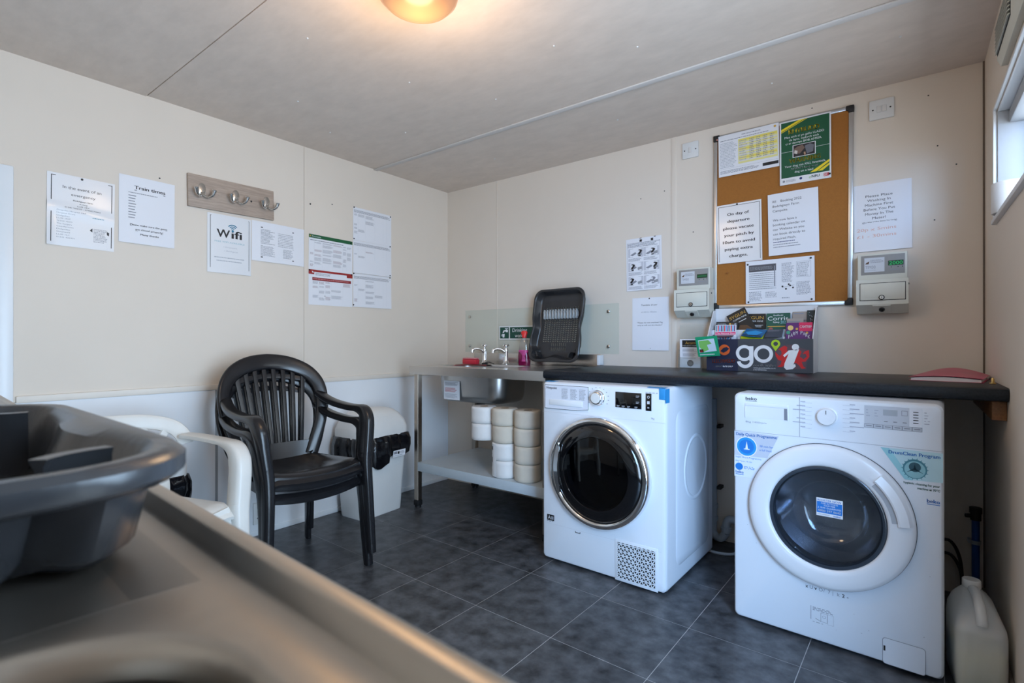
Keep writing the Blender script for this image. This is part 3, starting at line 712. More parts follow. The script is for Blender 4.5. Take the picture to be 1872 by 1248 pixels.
for k in range(18):
    a = R(k * 20); P.poly([(fx_(0.540 + 0.030 * math.cos(a - 0.06)), fz_(0.642 + 0.030 * math.sin(a - 0.06))), (fx_(0.540 + 0.030 * math.cos(a + 0.06)), fz_(0.642 + 0.030 * math.sin(a + 0.06))), (fx_(0.540 + 0.035 * math.cos(a)), fz_(0.642 + 0.035 * math.sin(a)))], (90, 150, 165), 3)
P.text('hygienic cleaning for your', fx_(0.512), fz_(0.594), 0.008, fx_(0.600), col='green', bold=True, lvl=2); P.text('machine at 70°C', fx_(0.546), fz_(0.581), 0.008, fx_(0.600), col='green', bold=True, lvl=2)
P.text('beko', fx_(0.569), fz_(0.545), 0.013, fx_(0.600), col='blue', bold=True, lvl=2); P.rect(fx_(0.569), fz_(0.5415), fx_(0.600), fz_(0.5395), 'blue', 2)
# worn marks, diagram and filter hatch
x = 0.240
for s_ in ('x', 'U', 'v', 'O', '/', '7', '|', 'k', '2', '-'):
    P.text(s_, fx_(x), fz_(0.186 - 0.02 * (x - 0.24)), 0.014, col='ink' if s_ in 'xv2-' else 'soft', bold=s_ in 'xv2-'); x += 0.0135
P.rect(fx_(0.256), fz_(0.128), fx_(0.2575), fz_(0.082), 'soft'); P.para(fx_(0.262), fz_(0.127), fx_(0.326), fz_(0.114), 2, 'soft')
P.frame(fx_(0.286), fz_(0.112), fx_(0.306), fz_(0.082), 0.0016, 'soft'); P.disc(fx_(0.296), fz_(0.1), fx_(0.005), 'soft', r_in=fx_(0.0042)); P.frame(fx_(0.306), fz_(0.112), fx_(0.324), fz_(0.078), 0.0012, 'faint')
P.poly([(fx_(0.270), fz_(0.089)), (fx_(0.286), fz_(0.083)), (fx_(0.286), fz_(0.082)), (fx_(0.270), fz_(0.088))], 'ink'); P.para(fx_(0.262), fz_(0.078), fx_(0.30), fz_(0.073), 1, 'faint')
for (x, z, s_) in ((0.03, 0.11, .5), (0.08, 0.30, .8), (0.05, 0.36, .6), (0.38, 0.14, .7), (0.42, 0.10, .8), (0.56, 0.13, .9), (0.575, 0.32, .7), (0.40, 0.085, .9), (0.33, 0.07, .6)):
    P.rect(fx_(x), fz_(z), fx_(x + 0.004 * s_), fz_(z - 0.0015 * s_), 'grey')
P.finish()
hm = MB(); o_ = [(x_, 0, z_) for x_, z_ in rrect(0.106, 0.080, 0.008, 4, 0.512, 0.052)]; hm.loft([o_, [(x_, -0.0012, z_) for x_, _, z_ in o_]], False, True)
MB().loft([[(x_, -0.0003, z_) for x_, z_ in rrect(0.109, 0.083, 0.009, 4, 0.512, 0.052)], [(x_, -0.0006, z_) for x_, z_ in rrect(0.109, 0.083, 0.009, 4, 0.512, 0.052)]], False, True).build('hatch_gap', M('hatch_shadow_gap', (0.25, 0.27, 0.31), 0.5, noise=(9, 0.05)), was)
ht = hm.build('filter_hatch', enamel, was, smooth=30)
MB().box(0.4605, 0.4655, -0.0022, -0.0010, 0.052, 0.068).build('hatch_catch', blackm, ht)
rc = MB(); rc.loft([[(x_, -0.0004, z_) for x_, z_ in rrect(0.142, 0.043, 0.004, 3, 0.114, 0.779)], [(x_, -0.0004, z_) for x_, z_ in rrect(0.134, 0.035, 0.003, 3, 0.114, 0.779)]], False, False)
dr = MB(); dr.bbox(0.042, 0.187, -0.003, -0.0003, 0.800, 0.812, 0.001); dr.bbox(0.042, 0.045, -0.003, -0.0003, 0.756, 0.800, 0.0008); dr.bbox(0.184, 0.187, -0.003, -0.0003, 0.756, 0.800, 0.0008)
dro = dr.build('drawer_grip', enamel2, was)
MB().add([(0.045, -0.0035, 0.800), (0.184, -0.0035, 0.800), (0.184, -0.0005, 0.757), (0.045, -0.0005, 0.757)], [(0, 1, 2, 3)]).build('grip_face', enamel2, dro, smooth=0)
MB().add([(0.174, -0.0042, 0.7985), (0.184, -0.0042, 0.7985), (0.184, -0.0022, 0.758), (0.174, -0.0022, 0.758)], [(0, 1, 2, 3)]).build('grip_shade', M('recess_shade_grey', (0.22, 0.23, 0.27), 0.5, noise=(6, 0.04)), dro, smooth=0)  # dark panel standing in for shade at the recess's right end
km = MB(); km.lathe([(0.032, 0.0), (0.0315, 0.003), (0.0285, 0.004), (0.0275, 0.018), (0.026, 0.021), (0.0001, 0.022)], 44, face_M(0.305, 0.783), cap1=True)
knob = km.build('programme_knob', enamel2, was, smooth=40)
MB().box(0.3043, 0.3057, -0.0232, -0.0215, 0.792, 0.805).build('knob_mark', blackm, knob, smooth=0)
# register sticker on the glass
st = MB().bbox(0.278, 0.354, -0.0296, -0.0288, 0.452, 0.512, 0.0003).build('register_sticker', paper, was, smooth=0)
P = Print(st, 0.076, 0.060, (0.278, -0.0296, 0.512), (1, 0, 0), (0, 0, 1))
P.rect(0.02, 0.03, 0.98, 0.82, 'blue'); P.rect(0.02, 0.03, 0.98, 0.20, 'white', 2)
P.text('REGISTER NOW', 0.05, 0.17, 0.11, 0.95, col='blue', bold=True, lvl=3)
P.text('AND ACTIVATE', 0.18, 0.32, 0.085, 0.82, col='white', lvl=2); P.text('YOUR FREE', 0.28, 0.44, 0.085, 0.72, col='white', lvl=2)
P.text('2 YEAR GUARANTEE', 0.06, 0.57, 0.085, 0.94, col='white', lvl=2); P.text('0800 597 8643', 0.08, 0.75, 0.12, 0.92, col='white', bold=True, lvl=2)
P.text('beko', 0.66, 0.95, 0.09, 0.93, col='blue', bold=True, lvl=2); P.para(0.05, 0.86, 0.55, 0.95, 1, 'faint', lvl=2)
P.finish()

# ================================================================== BACK SINK UNIT
su = empty('sink_unit', (0.285, -0.63, 0), label='stainless steel sink unit with open lower shelf in the corner', cat='sink')
SW, SD, ST = 1.027, 0.615, 0.886
def sink_top(x0, x1, y0, y1, z, bx, by, bw, bd, br, apron, up_h, n=8, rim=0.012):
    """pressed top with a rounded bowl hole, front apron and rear upstand"""
    mb = MB()
    inner = rrect(bw, bd, br, n, bx, by)
    outer = []
    for (px, py) in inner:
        v = Vector((px - bx, py - by)); t = 1e9
        if abs(v.x) > 1e-9: t = min(t, ((x1 if v.x > 0 else x0) - bx) / v.x)
        if abs(v.y) > 1e-9: t = min(t, ((y1 if v.y > 0 else y0) - by) / v.y)
        outer.append((bx + v.x * t, by + v.y * t))
    # make sure the true corners are in the outline
    corners = [(x1, y1), (x0, y1), (x0, y0), (x1, y0)]
    for c in corners:
        k = min(range(len(outer)), key=lambda i: (Vector(outer[i]) - Vector(c)).length); outer[k] = c
    N = len(inner)
    r0 = [(x, y, z - apron) for x, y in outer]; r1 = [(x, y, z) for x, y in outer]
    sc = lambda pts, k: [(bx + (x - bx) * k, by + (y - by) * k) for x, y in pts]
    r2 = [(x, y, z) for x, y in sc(inner, 1.06)]; r3 = [(x, y, z - 0.002) for x, y in sc(inner, 1.02)]; r4 = [(x, y, z - 0.012) for x, y in inner]
    mb.loft([r0, r1, r2, r3, r4], False, False)
    return mb, inner
mb, inner = sink_top(0, SW, 0, SD, ST, 0.335, 0.315, 0.54, 0.32, 0.09, 0.050, 0)
mb.build('sink_top', steel, su, smooth=30)
MB().bbox(0.008, SW - 0.006, SD - 0.012, SD - 0.0005, ST + 0.0003, ST + 0.075, 0.004).build('upstand', steel, su)
MB().bbox(SW - 0.0055, SW + 0.010, SD - 0.060, SD - 0.002, ST + 0.012, ST + 0.072, 0.003).build('upstand_end', white_trim, su)
bw = MB()
def bowl_rings(inner, cx, cy, z0, depth, shrink=0.86):
    rs = []
    for t, k, dz in ((0, 1, -0.012), (0.5, 0.985, -depth * 0.45), (0.8, 0.96, -depth * 0.80), (0.93, 0.92, -depth * 0.94), (1, 0.82, -depth), (1.1, 0.3, -depth - 0.004)):
        rs.append([(cx + (x - cx) * k, cy + (y - cy) * k, z0 + dz) for x, y in inner])
    return rs
bw.loft(bowl_rings(inner, 0.335, 0.315, ST, 0.222), False, True)
bowl = bw.build('bowl', steel_dark, su, smooth=50)
MB().lathe([(0.0001, 0.004), (0.028, 0.004), (0.033, 0.0)], 20, Matrix.Translation((0.335, 0.30, ST - 0.228)), cap0=True).build('plughole', chrome, bowl)
mb = MB(); mb.cyl((0.335, 0.30, 0.655), (0.335, 0.30, 0.60), 0.028); mb.cyl((0.335, 0.30, 0.60), (0.335, 0.30, 0.50), 0.02); mb.tube([(0.335, 0.30, 0.5), (0.335, 0.33, 0.46), (0.335, 0.40, 0.46), (0.335, 0.44, 0.50), (0.335, 0.60, 0.50)], 0.02)
mb.build('waste_pipe', blackm, su)
for lx in (0.020, SW - 0.034):
    for ly in (0.022, SD - 0.055):
        g = MB(); g.bbox(lx, lx + 0.036, ly, ly + 0.036, 0.045, ST - 0.045, 0.003, 1); leg = g.build('leg', steel_leg, su)
        f = MB(); f.cyl((lx + 0.018, ly + 0.018, 0.0), (lx + 0.018, ly + 0.018, 0.012), 0.020); f.bbox(lx - 0.002, lx + 0.038, ly - 0.002, ly + 0.038, 0.012, 0.044, 0.004); f.build('foot', blackm, leg)
sh = MB(); sh.box(0.057, SW - 0.02, 0.020, SD - 0.02, 0.283, 0.286); sh.bbox(0.057, SW - 0.02, 0.018, 0.0215, 0.232, 0.286, 0.001); sh.bbox(0.057, SW - 0.02, SD - 0.022, SD - 0.018, 0.24, 0.286, 0.001)
sh.bbox(0.057, 0.060, 0.022, SD - 0.022, 0.24, 0.2845, 0.001)
sh.build('lower_shelf', shelf_m, su)
st = MB().bbox(0.155, 0.290, 0.1515, 0.1525, 0.676, 0.793, 0.0003).build('label_sticker', paper, bowl, smooth=0)
P = Print(st, 0.135, 0.117, (0.155, 0.1515, 0.793), (1, 0, 0), (0, 0, 1)); P.para(0.08, 0.06, 0.95, 0.26, 3, 'soft'); P.para(0.08, 0.36, 0.9, 0.60, 4, (200, 90, 90)); P.para(0.08, 0.68, 0.9, 0.92, 4, 'faint'); P.finish()
# taps
def tap(root):
    g = MB(); g.lathe([(0.027, 0), (0.027, 0.006), (0.019, 0.012), (0.0145, 0.03), (0.015, 0.085), (0.017, 0.098), (0.0145, 0.104)], 20, cap0=True, cap1=True); body = g.build('tap_body', chrome, root, smooth=50)
    g = MB(); g.tube(spline([(0, 0.0, 0.075), (0, -0.030, 0.098), (0, -0.065, 0.104), (0, -0.088, 0.094), (0, -0.090, 0.078)], 5), [0.0125] * 4 + [0.0115] * 12 + [0.0105] * 5, 12); g.build('spout', chrome, root, smooth=60)
    g = MB(); g.lathe([(0.009, 0.103), (0.009, 0.116)], 12)
    for k in range(4):
        a = k * PI / 2 + 0.4; g.tube([(0, 0, 0.126), (0.016 * math.cos(a), 0.016 * math.sin(a), 0.128), (0.023 * math.cos(a), 0.023 * math.sin(a), 0.128)], [0.008, 0.0085, 0.006], 8)
    g.lathe([(0.0001, 0.112), (0.013, 0.114), (0.016, 0.122), (0.012, 0.132), (0.008, 0.137), (0.0001, 0.138)], 16); g.build('tap_handle', chrome, root, smooth=50)
    return root
t1 = tap(empty('tap', (0.452, -0.098, ST + 0.0005), (0, 0, R(-30)), 'chrome pillar tap on the left, beside the red soap box', 'tap', 'sink taps'))
t2 = copy_tree(t1); t2.location = (0.640, -0.098, ST + 0.0005); t2['label'] = 'chrome pillar tap nearer the pink soap bottle'; t2.rotation_euler = (0, 0, R(-36))
# red soap box
sp = empty('soap_box', (0.428, -0.212, ST + 0.0005), (0, 0, R(4)), 'small red soap box by the left tap', 'soap box')
MB().bbox(-0.058, 0.058, -0.022, 0.022, 0, 0.034, 0.006).build('box_body', M('red_plastic', (0.62, 0.025, 0.05), 0.35, noise=(9, 0.08)), sp)
MB().bbox(-0.058, 0.056, -0.020, 0.020, 0.0345, 0.043, 0.004).build('box_top', M('pink_plastic', (0.70, 0.22, 0.24), 0.4, noise=(9, 0.05)), sp)
# black plug on its chain
pg = empty('sink_plug', (0.520, -0.175, ST + 0.0005), label='black rubber sink plug lying between the taps', cat='plug')
MB().lathe([(0.0001, 0.013), (0.014, 0.012), (0.022, 0.008), (0.019, 0.0)], 16, cap1=True).build('stopper', rubber, pg)
g = MB(); g.tube(spline([(0, 0, 0.012), (0.02, 0.02, 0.014), (0.045, 0.015, 0.010), (0.055, 0.03, 0.003)], 5), 0.003, 6); g.build('chain', rubber, pg)
# washing-up liquid bottle
bt = empty('soap_bottle', (0.806, -0.118, ST + 0.0005), (0, 0, R(25)), 'washing-up bottle with magenta liquid and a red cap', 'bottle')
def oval(rx, ry, z, n=24, p=2.4): return [(rx * c, ry * d, z) for c, d in se(n, p)]
liq = M('magenta_liquid', (0.20, 0.006, 0.055), 0.15, noise=(9, 0.1), coat=0.3)
MB().loft([oval(0.036, 0.024, 0.0), oval(0.040, 0.026, 0.006), oval(0.041, 0.027, 0.06), oval(0.036, 0.025, 0.095)], True, True).build('liquid', liq, bt, smooth=50)
MB().loft([oval(0.0362, 0.0252, 0.096), oval(0.033, 0.024, 0.12), oval(0.028, 0.021, 0.150), oval(0.016, 0.014, 0.172), oval(0.012, 0.012, 0.178)], False, False).build('bottle_shoulder', clear_pet, bt, smooth=50)
MB().loft([oval(0.014, 0.014, 0.177), oval(0.015, 0.015, 0.192), oval(0.019, 0.013, 0.200), oval(0.022, 0.011, 0.212), oval(0.013, 0.009, 0.222)], True, True).build('cap', M('red_cap', (0.75, 0.02, 0.02), 0.35, noise=(9, 0.05)), bt, smooth=40)
MB().loft([[(0.0395 * c, 0.0272 * d, z) for c, d in [(math.cos(R(a)), math.sin(R(a))) for a in range(-150, -20, 13)]] for z in (0.025, 0.062, 0.098)], False, False, closed=False).build('front_label', M('magenta_label', (0.55, 0.06, 0.25), 0.4, noise=(60, 0.5)), bt, smooth=50)
# glass splashback
gs = empty('glass_splashback', (0.188, -0.0015, 0.964), label='pale green glass splashback screwed to the wall behind the taps', cat='splashback')
MB().bbox(0, 1.227, -0.0055, -0.0005, 0, 0.302, 0.0007, 1).build('glass_pane', splash_glass, gs, smooth=0)
for x in (0.045, 1.16):
    for z in (0.045, 0.255):
        MB().lathe([(0.0001, 0.006), (0.006, 0.0055), (0.010, 0.003), (0.0105, 0)], 16, Matrix.Translation((x, -0.0057, z)) @ Matrix.Rotation(R(90), 4, 'X')).build('screw_cap', chrome_soft, gs)
# drinking water sign
o, P = sheet('drinking_water_sign', 'green and white drinking water sign behind the taps', 'sign', 'back', 0.509, 1.146, 0.300, 0.094, off=0.0085, mat=white_pl, t=0.0012)
P.rect(0.028, 0.09, 0.285, 0.91, (8, 72, 58)); P.rect(0.315, 0.09, 0.975, 0.91, (8, 72, 58))
P.text('Drinking', 0.39, 0.44, 0.26, 0.80, col='white', lvl=2); P.text('water', 0.46, 0.83, 0.26, 0.745, col='white', lvl=2)
P.poly([(0.13, 0.32), (0.21, 0.28), (0.21, 0.22), (0.17, 0.22), (0.17, 0.17), (0.26, 0.17), (0.26, 0.22), (0.225, 0.22), (0.225, 0.28), (0.26, 0.30), (0.26, 0.45), (0.21, 0.45), (0.19, 0.40), (0.16, 0.40), (0.14, 0.50), (0.10, 0.50)], 'white', 2)
P.poly([(0.095, 0.58), (0.165, 0.58), (0.155, 0.84), (0.105, 0.84)], 'white', 2); P.disc(0.085, 0.68, 0.022, 'white', 2, r_in=0.013)
P.finish()

# ================================================================== DISH RACKS
def rack_outline(L_, Wd, off, n=120, dent=1.0):
    """outline of the rack, cups at the -y end; sides dented next to the cups"""
    pts = []
    hw, hl = Wd / 2 - off, L_ / 2 - off
    base = rrect(2 * hw, 2 * hl, max(0.02, 0.062 - off * 0.5), 10)
    # resample
    seg = [(Vector(base[i]), Vector(base[(i + 1) % len(base)])) for i in range(len(base))]
    tot = sum((b - a).length for a, b in seg); step_ = tot / n; acc = 0; k = 0; a, b = seg[0]; d0 = 0
    for i in range(n):
        tgt = i * step_
        while acc + (seg[k][1] - seg[k][0]).length < tgt - 1e-9: acc += (seg[k][1] - seg[k][0]).length; k += 1
        a, b = seg[k]; ln = (b - a).length
        p = a.lerp(b, (tgt - acc) / ln if ln > 1e-9 else 0)
        rim = math.exp(-((p.y + 0.012) / 0.050) ** 2) * 0.012
        gap = math.exp(-((p.y + 0.158) / 0.014) ** 2) * 0.026 * (dent - 1)
        if abs(p.x) > hw * 0.8: p = Vector((p.x - math.copysign(rim + gap, p.x), p.y))
        gx = math.exp(-(p.x / 0.060) ** 2) * 0.020 * (dent - 1)
        if p.y < -hl * 0.9: p = Vector((p.x, p.y + gx))
        pts.append((p.x, p.y))
    return pts
def make_rack(root):
    L_, Wd, dp = 0.460, 0.385, 0.058
    o = lambda off, z, dent=1.0: [(x, y, z) for x, y in rack_outline(L_, Wd, off, 120, dent)]
    zt = dp
    mb = MB()
    # outside wall, rim, inside wall
    bx, by = 0.128, 0.156
    outer = [o(0.030, 0.0, 2.2), o(0.021, 0.008, 2.2), o(0.0145, zt - 0.018, 1.9), o(0.0035, zt - 0.016, 1.0), o(0.0, zt - 0.012, 1.0), o(0.0, zt - 0.004), o(0.004, zt), o(0.013, zt - 0.0005), o(0.0175, zt - 0.006, 1.6), o(0.025, 0.012, 2.2), o(0.034, 0.004, 2.2)]
    # base ring to a rectangle
    def rect_ring(z, ins=0.0):
        out = []
        hx, hy = bx - ins, by - ins
        for x, y in rack_outline(L_, Wd, 0.04, 120, 2.2):
            v = Vector((x, y)); t = min(hx / abs(v.x) if abs(v.x) > 1e-9 else 1e9, hy / abs(v.y) if abs(v.y) > 1e-9 else 1e9); out.append((v.x * t, v.y * t, z))
        for c in ((hx, hy), (-hx, hy), (-hx, -hy), (hx, -hy)):
            k = min(range(120), key=lambda i: (Vector(out[i][:2]) - Vector(c)).length); out[k] = (c[0], c[1], z)
        return out
    mb.loft([rect_ring(0.0)] + outer + [rect_ring(0.004)], False, False)
    mb.build('tray', grey_pl, root, smooth=45)
    # perforated base: a web with a slanted hole in every cell
    pf = MB()
    def cells(x0, x1, y0, y1, nx, ny, kind):
        cw, ch = (x1 - x0) / nx, (y1 - y0) / ny
        for i in range(nx):
            for j in range(ny):
                ax, ay = x0 + cw * i, y0 + ch * j
                O = [(ax, ay), (ax + cw, ay), (ax + cw, ay + ch), (ax, ay + ch)]
                if kind == 'v':
                    s_ = 0.22 if i % 2 else -0.22
                    I = [(ax + cw * 0.14, ay + ch * (0.27 - s_ * 0.7)), (ax + cw * 0.86, ay + ch * (0.27 + s_ * 0.7)), (ax + cw * 0.86, ay + ch * (0.73 + s_ * 0.7)), (ax + cw * 0.14, ay + ch * (0.73 - s_ * 0.7))]
                elif kind == 's':
                    I = [(ax + cw * 0.3, ay + ch * 0.12), (ax + cw * 0.7, ay + ch * 0.12), (ax + cw * 0.7, ay + ch * 0.88), (ax + cw * 0.3, ay + ch * 0.88)]
                else: I = None
                for z in (0.004, 0.0015):
                    if I is None: pf.add([(x, y, z) for x, y in O], [(0, 1, 2, 3)])
                    else:
                        pf.add([(x, y, z) for x, y in O + I], [(0, 1, 5, 4), (1, 2, 6, 5), (2, 3, 7, 6), (3, 0, 4, 7)])
    cells(-bx, bx, -by, -0.112, 1, 1, 'n') if False else None
    cells(-bx, -0.060, -by, -0.100, 1, 1, 'n'); cells(0.060, bx, -by, -0.100, 1, 1, 'n')
    cells(-0.060, 0.060, -by, -0.100, 8, 2, 's')
    cells(-bx, bx, -0.100, 0.045, 14, 11, 'v')
    cells(-bx, bx, 0.045, 0.105, 1, 1, 'n')
    cells(-bx, bx, 0.105, 0.125, 14, 2, 'v'); cells(-bx, bx, 0.125, by, 1, 1, 'n')
    pf.build('perforated_base', grey_pl, root, smooth=0)
    # plate holder ribs
    src = None
    for i in range(12):
        if src is None:
            t = MB(); rg = []
            for k in range(9):
                u = k / 8; y = -0.030 + 0.060 * u; xo = 0.010 * math.sin(u * PI * 1.3); h_ = 0.010 + 0.020 * math.sin(PI * min(1, u * 1.1 + 0.02)) ** 0.6
                rg.append([(xo - 0.0045, y, 0), (xo + 0.0045, y, 0), (xo + 0.003, y, h_), (xo - 0.003, y, h_)])
            t.loft(rg); q = src = t.build('plate_rib', tooth_m, root, smooth=30)
        else: q = src.copy(); COL.objects.link(q)
        q.location = (-0.124 + 0.0222 * i, 0.078, 0.0042)
    # cutlery cups in the two corners
    for sx in (-1, 1):
        c = MB(); rg = []
        cx, cy = sx * (Wd / 2 - 0.020), -(L_ / 2 - 0.020)
        for k in range(19):
            a = R(12 + 36 * k / 18); rr = 0.052 + 0.008 * math.cos(2 * (a - PI / 4))
            d_ = Vector((-sx * math.cos(a), math.sin(a)))
            i_, o_ = Vector((cx, cy)) + d_ * (rr - 0.002), Vector((cx, cy)) + d_ * (rr + 0.002)
            w_ = Vector((cx, cy)) + d_ * (rr + 0.005); v_ = Vector((cx, cy)) + d_ * (rr - 0.004)
            rg.append([(i_.x, i_.y, 0.004), (i_.x, i_.y, zt - 0.006), (v_.x, v_.y, zt - 0.002), (w_.x, w_.y, zt - 0.002), (o_.x, o_.y, zt - 0.008), (o_.x, o_.y, 0.004)])
        c.loft(rg); c.build('cutlery_cup', grey_pl, root, smooth=40)
    return root
rk = make_rack(empty('dish_rack', (1.062, -0.136, CT + 0.006), label='graphite dish rack standing on end behind the sink', cat='dish rack', group='plastic dish racks'))
# local -y (cup end) points down, the open side faces the room, leaning on the wall
lean = R(10)
rk.rotation_euler = (Matrix.Rotation(R(-4), 3, 'Z') @ Matrix.Rotation(R(90) - lean, 3, 'X')).to_euler()
rk.location = (1.060, -0.136 + 0.23 * math.sin(lean) + 0.012, CT + 0.010 + 0.23 * math.cos(lean))

# ================================================================== TOILET ROLLS
def roll(label, x, y, z, wrapped=False, rz=0.0, rad=0.0735, hh=0.094, small=False):
    r_ = empty('toilet_roll', (x, y, z), (0, 0, rz), label, 'toilet roll', 'toilet rolls on the lower shelf')
    m = MB(); n = 40; prof = [(0.024, 0.002), (rad - 0.006, 0.0), (rad - 0.001, 0.004), (rad, 0.02), (rad, hh - 0.02), (rad - 0.001, hh - 0.004), (rad - 0.006, hh), (0.024, hh - 0.002), (0.024, 0.002)]
    rings = []
    for (q, zz_) in prof:
        rings.append([(q * (1 + 0.012 * math.sin(3 * a + z * 40)) * math.cos(a), q * (1 + 0.012 * math.sin(3 * a + z * 40)) * math.sin(a), zz_) for a in [2 * PI * i / n for i in range(n)]])
    m.loft(rings, False, False); m.build('paper_winding', tissue_wrap if wrapped else tissue, r_, smooth=50)
    m = MB(); m.lathe([(0.0232, 0.001), (0.0232, hh - 0.001), (0.021, hh - 0.001), (0.021, 0.001)], 20); m.build('core_tube', core_m, r_, smooth=50)
    return r_
SZ = 0.2865
names = ['bottom', 'second', 'third', 'top']
for k in range(4):
    roll('%s toilet roll of the middle column on the steel shelf' % names[k], 0.978 + (0.002, -0.002, 0.0, -0.004)[k], -0.532, SZ + 0.0955 * k, k < 2, 0.3 * k)
    roll('%s toilet roll of the column nearest the dryer' % names[k], 1.130 + (0, 0.002, -0.001, 0.001)[k], -0.530, SZ + 0.0955 * k, False, 0.7 * k)
for k in range(2):
    roll('%s white wrapped toilet roll of the left overhanging pair' % ('lower', 'upper')[k], 0.826, -0.538, SZ + 0.0955 * (k + 2), True, 0.5 * k)
lb = empty('wrapper_label', (0.978, -0.532, SZ + 0.006), label='printed plastic wrapper label on the two lower middle rolls', cat='label')
lw = MB(); lw.loft([[(0.0765 * math.cos(R(a)), 0.0765 * math.sin(R(a)), z) for a in range(-165, -88, 7)] for z in (0.0, 0.178)], False, False, closed=False)
lw.build('film', M('wrapper_film', (0.80, 0.80, 0.80), 0.3, noise=(9, 0.03)), lb, smooth=60)
def wrap_print():
    g = MB()
    def strip(a0, a1, z0, z1):
        n = max(1, int((a1 - a0) / 4))
        for i in range(n):
            p0, p1 = R(a0 + (a1 - a0) * i / n), R(a0 + (a1 - a0) * (i + 1) / n)
            g.add([(0.0769 * math.cos(p), 0.0769 * math.sin(p), z) for p, z in ((p0, z0), (p1, z0), (p1, z1), (p0, z1))], [(0, 1, 2, 3)])
    rd = random.Random(3)
    for a in range(-160, -118, 3): strip(a, a + rd.choice((1, 1.6, 2)), 0.075, 0.105)
    for a in range(-160, -118, 5): strip(a, a + 3.5, 0.145, 0.165)
    for z in (0.118, 0.126, 0.055, 0.062, 0.03): strip(-158, -130 + rd.uniform(-8, 8), z, z + 0.004)
    q = g.build('barcode', ink('ink'), lb, smooth=0); q['kind'] = 'stuff'
wrap_print()

# ================================================================== CHAIRS
def back_pt(y, z, zs=0.40, xb=-0.200, rec=0.27, cur=0.75): return Vector((xb - rec * (z - zs) + cur * y * y, y, z))
def chair_common(root, mat, half_f, half_r, zf, zr, nslots, front_round=True):
    # seat: dished sheet with a rolled front lip and shallow ribs
    m = MB(); nx, ny = 16, 20
    def top(i, j):
        u, v = i / nx, j / ny * 2 - 1
        x = -0.205 + 0.455 * u; hw = half_r + (half_f - half_r) * u
        z = zr + (zf - zr) * u + 0.012 * v * v - 0.012 * math.sin(PI * u) * (1 - v * v)
        lip = max(0, (u - 0.86) / 0.14); z -= 0.045 * lip * lip; x += 0.012 * lip
        edge = max(0, (abs(v) - 0.9) / 0.1); z -= 0.006 * edge
        x += 0.020 * (1 - v * v) * max(0, u - 0.5) * 2
        if 0.25 < u < 0.86 and nslots and int((v + 1) * nslots) % 2 == 0 and abs(v) < 0.72: z -= 0.0035
        return Vector((x, v * hw, z))
    vs = []
    for k in (0, 1):
        for i in range(nx + 1):
            for j in range(ny + 1):
                p = top(i, j); vs.append((p.x - (0.004 if k else 0), p.y * (0.985 if k else 1), p.z - (0.011 if k else 0)))
    n1 = (nx + 1) * (ny + 1); fs = []
    for i in range(nx):
        for j in range(ny):
            a = i * (ny + 1) + j; q = (a, a + ny + 1, a + ny + 2, a + 1); fs.append(q); fs.append(tuple(n1 + t for t in reversed(q)))
    for i in range(nx):
        for j in (0, ny): a = i * (ny + 1) + j; b = a + ny + 1; fs.append((a, b, n1 + b, n1 + a))
    for j in range(ny):
        for i in (0, nx): a = i * (ny + 1) + j; b = a + 1; fs.append((a, b, n1 + b, n1 + a))
    m.add(vs, fs); m.build('seat', mat, root, smooth=40)
